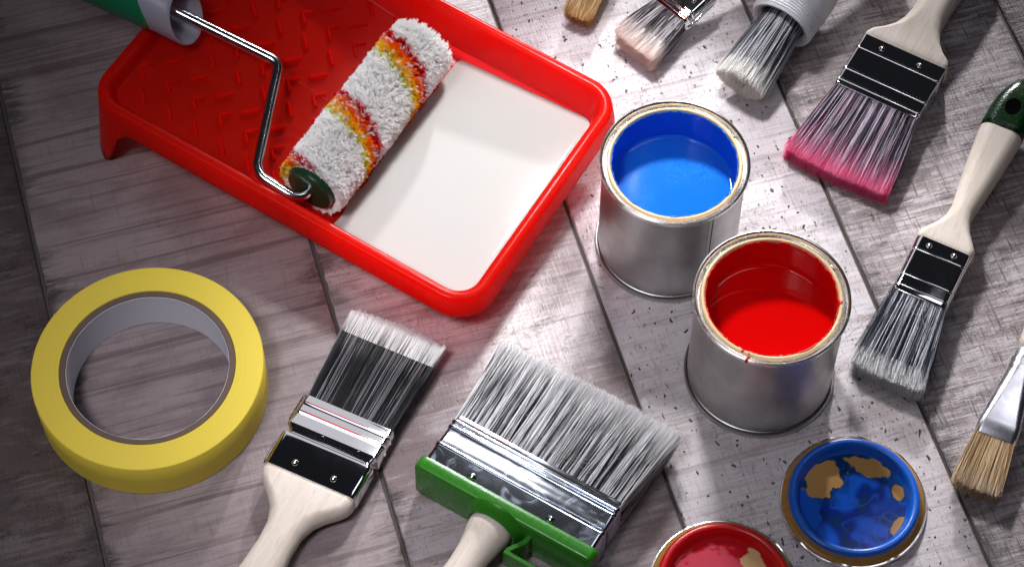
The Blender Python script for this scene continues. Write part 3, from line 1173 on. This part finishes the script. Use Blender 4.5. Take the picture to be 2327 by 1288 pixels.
def blue_film(x, y):
    g = max(blob(x, y, -14, 12.0, 10.0, 9.0, 0.3, 1, 0.5), blob(x, y, 8.5, 17.5, 10.0, 4.6, -0.42, 2, 0.4), blob(x, y, 21.2, 4.6, 3.0, 4.2, 0, 3), blob(x, y, 20.2, -13.6, 3.6, 5.6, -0.4, 4, 0.3))
    n1 = vn(x * 0.07 + 0.8 * vn(x * 0.09, y * 0.09, 5), y * 0.07 + 0.8 * vn(x * 0.09, y * 0.09, 8), 11)
    n2 = vn(x * 0.16 + 1.2 * vn(x * 0.1, y * 0.1, 15), y * 0.16, 12)
    n3 = vn(x * 0.10 + 1.6 * vn(x * 0.055, y * 0.055, 31), y * 0.10 + 1.6 * vn(x * 0.055, y * 0.055, 38), 33)
    vein = max(0.0, 1.0 - abs(n3) / 0.07)
    deep = np.array([0.002, 0.025, 0.26])
    brt = np.array([0.008, 0.10, 0.62])
    teal = np.array([0.006, 0.04, 0.09])
    k = float(sm(np.array(n1 + 0.5 * n2), -0.35, 0.35))
    c = deep * (1 - k) + brt * k
    near = float(sm(np.array(g), -0.75, -0.02))
    k2 = max(near * 0.85, float(sm(np.array(-n2 - 0.3 * n1), 0.15, 0.5)) * 0.7)
    c = c * (1 - k2) + teal * k2
    c = c * (1 - 0.4 * vein) + np.array([0.02, 0.17, 0.78]) * 0.4 * vein
    # smooth bright paint at the left side
    lb = blob(x, y, -22, -5, 6.5, 13, 0.15, 6, 0.35)
    kb = float(sm(np.array(lb), 0.0, 0.12))
    c = c * (1 - kb) + brt * kb
    kg = float(sm(np.array(g), 0.0, 0.05))
    c = c * (1 - kg) + GOLD * kg
    return c


def red_film(x, y):
    g = max(blob(x, y, 14, 13, 6.5, 5, -0.9, 21, 0.5), blob(x, y, 9, 4, 8, 4.5, 0.5, 22, 0.5), blob(x, y, 17, 7, 4, 6, 0.3, 24, 0.4))
    c = np.array([0.52, 0.010, 0.018])
    p = float(sm(np.array(blob(x, y, -6, 6, 19, 14, 0.3, 23, 0.25)), 0.0, 0.12))
    c = c * (1 - p) + np.array([0.66, 0.075, 0.115]) * p
    kg = float(sm(np.array(g), 0.0, 0.05))
    return c * (1 - kg) + np.array([0.72, 0.47, 0.23]) * kg


lid('upturned can lid smeared with blue paint and bare gold patches', (152.6, -115.2, 0), blue_film, M['blue_wet'], 5, M['lidfilm'])
lid('upturned can lid smeared with red paint', (92.5, -157.4, 0), red_film, M['red_wet'], 9, M['lidfilm'])


# ------------------------------------------------------------------ brushes
def bristles(parent, n, y0, L, w0, t0, w1, t1, palette, tipcol, tipfrom, tipto, ragged=1.5, bend=0.5, arc=0.0, rad=0.15, z1=0.0,
             clump=60, name='bristles', mat=None, round_=False, chisel=0.0, stain=None, shear=0.0):
    if round_:
        a = rng.uniform(0, 2 * PI, n)
        q = np.sqrt(rng.uniform(0.15, 1, n))
        s, t = q * np.cos(a), q * np.sin(a)
    else:
        s = rng.uniform(-1, 1, n)
        t = rng.uniform(-1, 1, n)
        shell = rng.uniform(0, 1, n) < 0.45
        t = np.where(shell, np.sign(t) * rng.uniform(0.75, 1.0, n), t)
        e = rng.uniform(0, 1, n) < 0.08
        s = np.where(e, np.sign(s) * rng.uniform(0.95, 1, n), s)
    # clumps share a colour tendency and a lean
    cs = rng.uniform(-1, 1, clump)
    ci = np.argmin(np.abs(s[:, None] + 0.05 * t[:, None] - cs[None, :]), 1)
    lean = rng.normal(0, 1.0, clump)[ci]
    tend = rng.normal(0, 0.16, clump)[ci]
    wts = np.array([p[0] for p in palette], float)
    cum = np.cumsum(wts / wts.sum())
    pick = np.clip(np.searchsorted(cum, np.clip(rng.uniform(0, 1, n) + tend, 0, 0.9999)), 0, len(palette) - 1)
    base = np.array([p[1] for p in palette])[pick] * rng.uniform(0.8, 1.15, (n, 1))
    K = 5
    P = np.zeros((n, K, 3))
    cols = np.zeros((n, K, 3))
    rd = np.zeros((n, K))
    ylen = L - np.abs(rng.normal(0, ragged, n)) - arc * s * s - chisel * np.abs(t) * 1.0 + 0.4 * lean
    xe = s * w1 / 2 + rng.normal(0, bend, n) + lean * bend * 0.6 + shear
    ze = t * t1 / 2 + rng.normal(0, bend * 0.35, n) + z1
    bow = rng.normal(0, bend * 0.28, n)
    bowz = rng.normal(0, bend * 0.3, n)
    tcol = np.array(tipcol)
    tf = rng.normal(0, 0.03, n)
    for k in range(K):
        f_ = (k / (K - 1)) ** 0.85
        P[:, k, 0] = s * w0 / 2 * (1 - f_) + xe * f_ + bow * math.sin(PI * f_)
        P[:, k, 1] = y0 - 2 + (ylen + 2) * f_
        P[:, k, 2] = t * t0 / 2 * (1 - f_) + ze * f_ + bowz * math.sin(PI * f_)
        kk = sm(np.full(n, f_) + tf, tipfrom, tipto)[:, None]
        cols[:, k] = base * (1 - kk) + tcol * kk * rng.uniform(0.92, 1.05, (n, 1))
        if stain is not None and 0.1 < f_ < 0.95:
            m_ = rng.uniform(0, 1, n) < stain[0]
            cols[m_, k] = cols[m_, k] * 0.3 + np.array(stain[1]) * 0.7
        rd[:, k] = rad * (1.0 if f_ < 0.75 else (1.0 - 0.75 * (f_ - 0.75) / 0.25))
    V, F, CC = strands(P, rd, np.clip(cols, 0, 0.975))
    return big_mesh(name, V, F, CC, mat or M['bristle'], parent)


def stray(parent, pts, r=0.09, col=(0.55, 0.53, 0.52), mat=None):
    P = catmull(pts, 8)[None]
    k = P.shape[1]
    V, F, CC = strands(P, np.full((1, k), r), np.tile(np.array(col), (1, k, 1)))
    return big_mesh('stray_bristle', V, F, CC, mat or M['bristle'], parent, kind=None)


def rivets(parent, pts, r, m):
    for x, y, z in pts:
        v, f = lathe([(0.02, r * 0.75), (r * 0.45, r * 0.66), (r * 0.8, r * 0.35), (r, 0.0), (r * 1.02, -0.5)], 24)
        o = fix_normals(obj('rivet', v + np.array([x, y, z]), f, m, parent, sharp=0))


BW = [(0.40, (0.035, 0.035, 0.042)), (0.25, (0.14, 0.14, 0.165)), (0.35, (0.60, 0.59, 0.63))]


# --- two inch brush with folded chrome ferrule, lower left
g = thing('flat_brush', 'clean two inch brush with black white-tipped bristles and folded chrome ferrule', 'paintbrush',
          frame((-89.7, -110.7, 9.0), (-51.6, -29.6, 9.5)), group='flat paintbrushes with chrome ferrules')
hw, ht = 22.6, 6.2
sec = [(-0.5, hw, ht, 3.2), (0.2, hw + 0.15, ht + 0.1, 3.2), (15.5, hw + 0.3, ht, 3.0), (17.0, hw + 0.1, ht - 0.5, 2.6), (18.2, hw - 1.6, ht - 2.4, 2.0), (19.2, hw - 1.9, ht - 2.6, 2.0), (20.2, hw - 1.2, ht - 1.8, 2.2),
       (21.4, hw + 0.1, ht - 0.15, 2.4), (21.8, hw + 0.2, ht - 0.12, 2.4), (22.1, hw + 0.2, ht - 0.19, 2.4), (27.3, hw - 0.1, ht - 1.35, 2.3), (27.6, hw - 0.1, ht - 1.42, 2.3), (28.2, hw + 0.1, ht - 1.2, 2.4), (28.8, hw + 0.3, ht - 0.95, 2.5), (29.4, hw + 0.1, ht - 1.3, 2.4), (29.8, hw - 0.1, ht - 1.55, 2.3),
       (30.1, hw - 0.1, ht - 1.62, 2.3), (32.9, hw - 0.2, ht - 2.23, 2.1), (33.2, hw - 0.2, ht - 2.3, 2.1), (33.7, hw, ht - 2.15, 2.1), (34.2, hw + 0.2, ht - 1.95, 2.2), (34.7, hw, ht - 2.25, 2.1), (35.1, hw - 0.2, ht - 2.45, 2.0), (35.4, hw - 0.2, ht - 2.52, 2.0), (37.9, hw - 0.3, ht - 3.05, 1.9), (38.2, hw - 0.3, ht - 3.1, 1.9), (38.6, hw - 0.5, ht - 3.2, 1.8)]
v, f = loft_rr(sec)
obj('ferrule', v, f, M['chrome'], g, sharp=30)
rivets(g, [(-9.6, 4.2, ht + 0.05), (9.6, 4.2, ht + 0.05)], 1.75, M['chrome'])
TIPW = [(1, (0.97, 0.96, 0.96))]
# wire edge clips along the left side of the ferrule
for pth in ([(-hw - 0.4, -0.3, 2.5), (-hw - 0.9, 2, 2.4), (-hw - 0.9, 11, 2.2), (-hw + 0.2, 14.5, 1.6)], [(-hw - 0.3, 23.5, 1.6), (-hw - 1.0, 26, 1.6), (-hw - 0.9, 37.5, 0.8), (-hw - 0.3, 38.4, 0.8)]):
    v, f = tube(catmull(pth, 6), 0.55, 10)
    obj('edge_wire', v, f, M['chrome'], g)
bristles(g, 5200, 38, 51.5, 43.0, 5.4, 47.0, 5.0, [(0.72, (0.016, 0.016, 0.019)), (0.16, (0.09, 0.09, 0.105)), (0.12, (0.34, 0.33, 0.37))], (0.95, 0.93, 0.93), 0.78, 0.90, ragged=1.0, bend=0.45, arc=2.2, rad=0.13)
bristles(g, 3800, 77.5, 12.5, 46.4, 5.4, 47.4, 5.0, TIPW, (0.95, 0.94, 0.94), 0.5, 1.0, ragged=0.9, bend=0.25, arc=2.2, rad=0.15, name='white_tips')
sec = [(0.4, hw - 0.7, ht - 0.8, 3), (-0.4, hw - 0.3, ht - 0.4, 3.4), (-3, hw - 0.2, ht - 0.2, 4), (-6, hw - 1.2, ht, 4.6), (-9, hw - 3.6, ht + 0.2, 5), (-13, hw - 7.8, ht + 0.4, 5.6), (-18, hw - 11.6, ht + 0.6, 6), (-25, hw - 14.0, ht + 0.9, 6.4), (-34, hw - 14.4, ht + 1.2, 6.6), (-48, hw - 13.2, ht + 1.4, 7), (-64, hw - 11.5, ht + 1.4, 7), (-90, hw - 11, ht + 1, 7), (-112, hw - 14, ht, 6)]
v, f = loft_rr(sec[::-1], 10)
obj('wooden_handle', v, f, M['birch'], g, sharp=0)

# --- wide block brush with green plastic head, lower middle
HMX = frame((-2.5, -129.4, 13.6), (35.4, -67.1, 12.0))
h = thing('block_brush', 'wide block brush with green plastic head and fluffy white-tipped bristles', 'paintbrush', HMX)
hw, ht = 43.2, 11.4


def ridge(y, dy, up, hw_, ht_, r=2.0):
    out = []
    for q in range(9):
        a = PI * q / 8
        w = math.sin(a) ** 1.4
        out.append((y - dy * math.cos(a), hw_ + 0.75 * up * w, ht_ + up * w, r))
    return out


sec = [(-1, hw, ht, 2.2), (9.2, hw - 0.2, ht - 0.05, 2.2)] + ridge(11.2, 1.3, 0.65, hw - 0.2, ht - 0.1) + ridge(21.5, 1.2, 0.7, hw - 0.3, ht - 0.3) + ridge(24.6, 1.1, 0.6, hw - 0.3, ht - 0.35) + [(28.0, hw - 0.5, ht - 0.6, 2), (28.4, hw - 0.6, ht - 0.8, 2)]
v, f = loft_rr(sec, 6)
obj('ferrule', v, f, M['steel'], h, sharp=60)
rivets(h, [(-20.5, 4.6, ht), (19.5, 4.6, ht)], 1.9, M['chrome'])
sec = [(2.2, hw + 0.9, ht + 0.5, 2.5), (2.4, hw + 1.3, ht + 0.9, 2.5), (1.8, hw + 1.9, ht + 1.3, 3), (0.6, hw + 2.1, ht + 1.5, 3), (-3.2, hw + 2.1, ht + 1.4, 3), (-4.2, hw + 1.6, ht + 0.9, 3), (-4.7, hw + 0.6, ht - 0.2, 3)]
v, f = loft_rr(sec[::-1], 8)
fix_normals(obj('plastic_head', v, f, M['green_plastic'], h, sharp=0))


def ylathe(profile, x0=0.0, z0=0.0, n=64):
    v, f = lathe(profile, n)
    return np.stack([v[:, 0] + x0, v[:, 2], v[:, 1] + z0], 1), f


v, f = ylathe([(15.5, -3.8), (14.6, -5.6), (13.2, -6.6), (12.2, -8.2), (11.6, -8.6), (10.8, -8.4), (10.2, -6.0)], -3.0, 1.0)
fix_normals(obj('handle_collar', v, f, M['green_plastic'], h, sharp=0))
v, f = ylathe([(0.05, -5), (10.2, -6.0), (10.3, -9.0), (10.0, -12), (9.0, -16), (7.9, -22), (7.4, -30), (7.8, -42), (9.2, -58), (10.6, -76), (11, -95), (9, -110), (4, -116), (0.05, -117)], -3.0, 1.0)
fix_normals(obj('wooden_handle', v, f, M['birch'], h, sharp=0))
# hook bracket for hanging the brush on a bucket
hk = [(13.6, -3.6), (12.6, -8.0), (8.6, -14.5), (8.6, -17.4), (46.0, -17.4), (46.0, -15.2), (11.2, -15.2), (11.2, -14.6), (15.2, -8.4), (16.2, -3.6)]
rings = [np.array([(x, y, z) for x, y in hk], float) for z in (-6.5, 5.5)]
v, f = loft(rings)
o = fix_normals(obj('hanging_hook', v, f, M['green_plastic'], h, sharp=30))
bevel(o, 0.45, 2)
bristles(h, 9500, 27.5, 47.0, 85.0, 21.0, 90.0, 13.0, [(0.30, (0.028, 0.028, 0.034)), (0.22, (0.16, 0.16, 0.19)), (0.48, (0.93, 0.92, 0.96))], (0.95, 0.94, 0.95), 0.74, 0.88, ragged=2.2, bend=1.1, arc=1.0, rad=0.19, z1=2.5, clump=110)
bristles(h, 6000, 62.5, 12.5, 88.5, 14.5, 90.5, 13.0, TIPW, (0.95, 0.94, 0.95), 0.5, 1.0, ragged=2.2, bend=0.7, arc=1.0, rad=0.17, z1=2.3, name='white_tips')
for pts in ([(-14, 30, 12.2), (0, 36, 12.6), (14, 36.5, 12.4), (24, 41, 12)], [(-6, 33, 12.5), (10, 33.5, 12.8), (22, 37, 12.6)], [(-22, 46, 11.8), (-8, 40, 12.4), (6, 31, 12.8)], [(5, 30, 12.6), (18, 33, 13), (28, 32, 12.6)]):
    stray(h, pts)

# --- wide brush dipped in pink paint, upper right
d_ = thing('flat_brush', 'wide brush with pink paint on its bristle tips and long chrome ferrule', 'paintbrush',
           frame((194.3, 123.7, 9.8), (154.7, 55.6, 5.5)), group='flat paintbrushes with chrome ferrules')
hw, ht = 22.2, 8.0
rr_ = 1.3
sec = [(-0.4, hw, ht, rr_), (0.2, hw + 0.1, ht + 0.05, rr_), (6.4, hw, ht, rr_)] + ridge(8.0, 0.8, 0.42, hw, ht, 1.5) + [(9.4, hw, ht, rr_), (20.4, hw, ht - 0.2, rr_)] + ridge(22.2, 0.85, 0.45, hw, ht - 0.2, 1.5) + ridge(29.2, 0.75, 0.42, hw, ht - 0.3, 1.5) + [(32.0, hw - 0.1, ht - 0.4, rr_), (32.4, hw - 0.3, ht - 0.6, rr_)]
v, f = loft_rr(sec)
obj('ferrule', v, f, M['chrome'], d_, sharp=50)
rivets(d_, [(10.5, 3.9, ht), (-10.0, 3.9, ht)], 1.6, M['chrome'])
bristles(d_, 5200, 31.5, 47.5, 43.0, 13.5, 53.0, 10.0, [(0.46, (0.022, 0.020, 0.028)), (0.26, (0.17, 0.14, 0.19)), (0.34, (0.66, 0.56, 0.69))], (0.98, 0.24, 0.48), 0.70, 0.93, ragged=1.6, bend=0.9, arc=1.5, rad=0.15, stain=(0.03, (0.5, 0.04, 0.16)), clump=70)
# red-soaked very ends
bristles(d_, 1700, 62, 16.5, 50.5, 9.5, 53.0, 9.5, [(1, (0.98, 0.42, 0.62))], (0.90, 0.025, 0.15), 0.35, 0.8, ragged=2.2, bend=0.7, arc=1.2, rad=0.15, name='paint_soaked_tips')
stray(d_, [(19, 50, 5), (27, 56, 5), (34, 60, 1)], 0.08)
stray(d_, [(-25, 50, 5), (-27, 58, 2), (-28, 66, -2)], 0.08, (0.05, 0.05, 0.05))
sec = [(0.4, hw - 0.9, ht - 1.0, 2), (-0.4, hw - 0.2, ht - 0.3, 2.4), (-3.5, hw + 0.1, ht - 0.1, 3), (-6.5, hw - 1.4, ht, 3.4), (-10, hw - 5.6, ht + 0.1, 4), (-15, hw - 9.6, ht + 0.3, 5), (-21, hw - 12.2, ht + 0.6, 5.6), (-28, hw - 13.4, ht + 0.8, 6), (-40, hw - 13.4, ht + 1, 6.6), (-60, hw - 12, ht + 1, 7), (-90, hw - 12, ht, 7)]
v, f = loft_rr(sec[::-1], 10)
obj('wooden_handle', v, f, M['birch'], d_, sharp=0)

# --- narrow brush with green dipped handle, right edge
e_ = thing('flat_brush', 'narrow grey-bristled brush whose pale handle ends in glossy dark green paint', 'paintbrush',
           frame((203.2, 10.6, 10.5), (168.6, -55.9, 6.0)), group='flat paintbrushes with chrome ferrules')
hw, ht = 13.8, 6.8
rr_ = 3.6
sec = [(-0.4, hw, ht, rr_), (0.2, hw + 0.1, ht + 0.05, rr_), (5.6, hw, ht, rr_)] + ridge(7.0, 0.75, 0.4, hw, ht, rr_) + [(8.4, hw, ht, rr_), (20.0, hw, ht - 0.1, rr_)] + ridge(21.6, 0.75, 0.42, hw, ht - 0.1, rr_) + ridge(27.6, 0.7, 0.42, hw, ht - 0.2, rr_) + [(30.4, hw - 0.1, ht - 0.3, rr_), (30.8, hw - 0.3, ht - 0.5, rr_)]
v, f = loft_rr(sec)
obj('ferrule', v, f, M['chrome'], e_, sharp=60)
rivets(e_, [(6.2, 3.3, ht), (-6.2, 3.3, ht)], 1.6, M['chrome'])
bristles(e_, 2900, 30, 46.0, 26.4, 11.5, 32.5, 11.0, [(0.42, (0.030, 0.034, 0.046)), (0.24, (0.17, 0.19, 0.24)), (0.40, (0.74, 0.76, 0.83))], (0.88, 0.88, 0.88), 0.80, 0.96, ragged=2.4, bend=1.3, arc=1.0, rad=0.17, clump=42, shear=-2.2)
bristles(e_, 1700, 66.5, 9.5, 31.3, 11.2, 32.5, 11.0, [(1, (0.84, 0.84, 0.85))], (0.92, 0.92, 0.92), 0.3, 1.0, ragged=2.2, bend=0.6, arc=1.0, rad=0.17, shear=-2.0, name='pale_tips')
for pts in ([(12, 31, 6), (15, 46, 5), (20, 58, 4), (24, 66, -2)], [(-3, 34, 6.8), (-7, 42, 7), (-11, 44, 7), (-12, 39, 7)], [(4, 38, 7), (-5, 41, 7.2), (-12, 46, 6)], [(-12, 60, 4), (-16, 70, 1), (-17, 78, -3)], [(13, 60, 2), (19, 68, 0), (22, 72, -3)]):
    stray(e_, pts, 0.10)
sec = [(0.4, hw - 0.9, ht - 0.9, 3), (-0.4, hw - 0.1, ht - 0.1, 3.2), (-2.2, hw + 0.5, ht + 0.1, 3.6), (-4.5, hw + 0.3, ht + 0.2, 3.8), (-8, hw - 2.2, ht + 0.3, 4), (-13, hw - 5.6, ht + 0.4, 4.4), (-18, hw - 7.6, ht + 0.5, 4.8), (-24, hw - 8.2, ht + 0.6, 5.2), (-36, hw - 6.6, ht + 0.8, 5.8), (-54, hw - 4.6, ht + 1, 6.2), (-72, hw - 3.2, ht + 1, 6.4), (-73, hw - 3.2, ht + 0.9, 6.4)]
v, f = loft_rr(sec[::-1], 10)
obj('wooden_handle', v, f, M['birch'], e_, sharp=0)
sec = [(-72.6, hw - 3.0, ht + 1.15, 6.5), (-76, hw - 2.8, ht + 1.2, 6.5), (-84, hw - 2.9, ht + 1.1, 6.5), (-92, hw - 4.0, ht + 0.9, 6.2), (-99, hw - 6.2, ht + 0.2, 6), (-104, hw - 9, ht - 1.4, 4), (-106.5, hw - 12.4, ht - 4, 1.2)]
v, f = loft_rr(sec[::-1], 10)
dip = obj('painted_handle_end', v, f, M['green_dip'], e_, sharp=0)
v, f = ylathe([(0.02, 0), (3.0, 0), (3.5, 0.12), (3.9, -0.2), (4.1, -0.7)], 0, 0, 32)
v = np.stack([v[:, 0], v[:, 2] * 1.35 - 85.5, v[:, 1] + ht + 1.15], 1)
fix_normals(obj('hanging_hole', v, f, M['hole'], dip))

# --- fan-shaped natural bristle brush with aluminium ferrule, right edge
n_ = thing('flat_brush', 'brush with tan natural bristles and satin aluminium ferrule', 'paintbrush', frame((217.2, -88.5, 9.5), (206.0, -113.4, 6.5)))
# local: ferrule runs to -y
sec = [(0.3, 9.4, 3.5, 2.6), (0.0, 9.7, 3.8, 2.8), (-8, 9.6, 4.2, 3.2), (-9.2, 9.4, 4.4, 3.4), (-18, 8.4, 5.0, 4.2), (-28, 7.2, 5.4, 4.8), (-36, 6.2, 5.6, 5.2), (-37.5, 6.5, 5.9, 5.4), (-39, 6.1, 5.5, 5.2), (-40.5, 6.5, 5.9, 5.4), (-42, 6.0, 5.5, 5.2), (-46, 6.0, 5.4, 5.2), (-46.3, 5.7, 5.1, 5.0)]
v, f = loft_rr(sec[::-1], 10)
obj('ferrule', v, f, M['alu'], n_, sharp=60)
bristles(n_, 2300, -0.5, 28.5, 17.6, 6.5, 22.0, 9.5, [(0.4, (0.50, 0.34, 0.18)), (0.4, (0.64, 0.47, 0.28)), (0.2, (0.36, 0.22, 0.10))], (0.72, 0.57, 0.40), 0.7, 1.0, ragged=1.6, bend=0.6, arc=1.5, rad=0.15, mat=M['hog'], clump=40)
for pts in ([(9.5, 2, 2), (12, 9, 1), (15, 14, -2), (15.5, 16, -4)], [(9.5, 4, 2), (11.5, 10, 1), (13.5, 16, -2)]):
    stray(n_, pts, 0.09, (0.6, 0.5, 0.36), M['hog'])
sec = [(-45.5, 5.4, 4.9, 4.7), (-52, 5.6, 5.0, 4.8), (-70, 6.2, 5.6, 5.4), (-110, 5, 4.6, 4.4), (-150, 3.6, 3.4, 3.2)]
v, f = loft_rr(sec[::-1], 8)
obj('wooden_handle', v, f, M['birch'], n_, sharp=0)

# --- round brush with white ringed plastic collar, top
c_ = thing('round_brush', 'round grey-bristled brush with white ringed plastic collar', 'paintbrush', frame((133.5, 139.5, 18.0), (111.0, 106.0, 12.0)))
prof = [(13.0, 6.0), (14.4, 1.2), (15.0, 0.4), (15.7, 0.2), (16.3, -0.6)]
y = -1.2
while y > -11:
    prof += [(15.9, y), (16.7, y - 0.35), (16.85, y - 0.7), (16.7, y - 1.05), (15.9, y - 1.35)]
    y -= 1.5
prof += [(16.6, -12.2), (17.2, -13.2), (17.3, -24), (16, -34), (10, -44), (8, -60), (8, -120)]
prof = [(r_, yy) for r_, yy in prof if yy <= 0.5]
prof = [(12.2, -3.0), (13.6, -0.4)] + prof[1:]
v, f = ylathe(prof, 0, 0, 96)
fix_normals(obj('ringed_collar', v, f, M['white_plastic'], c_, sharp=60))
bristles(c_, 3300, -3, 43.0, 21.5, 21.5, 25.5, 20.0, [(0.40, (0.035, 0.038, 0.050)), (0.28, (0.17, 0.18, 0.22)), (0.38, (0.70, 0.70, 0.76))], (0.86, 0.85, 0.82), 0.72, 0.90, ragged=2.0, bend=0.9, arc=0.0, rad=0.17, round_=True, clump=36)
bristles(c_, 2600, 30.5, 9.5, 24.8, 20.0, 25.8, 20.5, [(1, (0.86, 0.85, 0.82))], (0.94, 0.93, 0.90), 0.3, 1.0, ragged=1.6, bend=0.4, rad=0.18, round_=True, name='pale_tips')
for pts in ([(10, 6, 6), (15, 14, 5), (18, 16, 3), (19, 20, 0)],):
    stray(c_, pts, 0.10)

# --- small worn brush with pinkish tips, top
b_ = thing('flat_brush', 'small brush with worn pinkish-white bristle tips and bright ridged ferrule', 'paintbrush', frame((85.5, 156.5, 13.0), (59.4, 130.3, 8.0)), group='flat paintbrushes with chrome ferrules')
hw, ht = 11.0, 5.6
sec = [(9.0, hw - 0.3, ht - 0.4, 2.2), (8.7, hw - 0.1, ht - 0.2, 2.4)] + ridge(6.4, 1.0, 0.7, hw, ht - 0.1, 2.6)[::-1] + ridge(3.0, 1.0, 0.7, hw, ht, 2.6)[::-1] + [(0, hw, ht, 2.6), (-12, hw, ht, 2.6)]
v, f = loft_rr(sec[::-1])
obj('ferrule', v, f, M['chrome'], b_, sharp=60)
rivets(b_, [(-5.5, -3.0, ht), (5.5, -3.0, ht)], 1.5, M['chrome'])
v, f = tube(catmull([(-hw - 0.9, -12, 1), (-hw - 1.0, -4, 1), (-hw - 0.9, 3, 0.5), (-hw - 0.3, 8, 0)], 6), 0.6, 10)
obj('edge_wire', v, f, M['chrome'], b_)
bristles(b_, 2300, 8.5, 28.5, 20.5, 9.0, 25.5, 12.0, [(0.38, (0.035, 0.032, 0.040)), (0.22, (0.20, 0.18, 0.21)), (0.42, (0.82, 0.77, 0.80))], (0.96, 0.85, 0.80), 0.60, 0.92, ragged=1.9, bend=1.0, arc=0.5, rad=0.16, clump=34)
bristles(b_, 1600, 27.0, 10.0, 23.5, 11.0, 25.5, 12.0, [(1, (0.95, 0.89, 0.86))], (0.97, 0.84, 0.78), 0.3, 1.0, ragged=1.6, bend=0.5, arc=0.5, rad=0.16, name='pale_tips')
sec = [(-11.6, hw - 0.6, ht - 0.5, 2.6), (-16, hw - 1, ht, 3), (-24, hw - 4, ht, 3.6), (-40, hw - 5, ht, 4), (-90, hw - 4, ht, 4)]
v, f = loft_rr(sec[::-1])
obj('wooden_handle', v, f, M['birch'], b_, sharp=0)

# --- small tan brush cut by the top edge
a_ = thing('flat_brush', 'tan-bristled brush of which only the tip shows at the top edge', 'paintbrush', frame((44.0, 178.0, 11.0), (32.0, 150.5, 6.5)))
sec = [(2.0, 7.6, 3.6, 2.6), (1.6, 7.8, 3.8, 2.8), (-12, 7.2, 4.2, 3.6), (-30, 5.4, 5.0, 4.6)]
v, f = loft_rr(sec[::-1])
obj('ferrule', v, f, M['alu'], a_, sharp=60)
bristles(a_, 1500, 1.5, 28.5, 14.6, 6.5, 13.0, 7.0, [(0.4, (0.52, 0.34, 0.16)), (0.4, (0.66, 0.47, 0.26)), (0.2, (0.34, 0.19, 0.08))], (0.55, 0.30, 0.12), 0.82, 1.0, ragged=1.4, bend=0.7, arc=0.5, rad=0.15, mat=M['hog'], clump=26)
sec = [(-29.5, 5.2, 4.8, 4.4), (-60, 6, 5.4, 5), (-120, 4, 4, 3.6)]
v, f = loft_rr(sec[::-1])
obj('wooden_handle', v, f, M['birch'], a_, sharp=0)
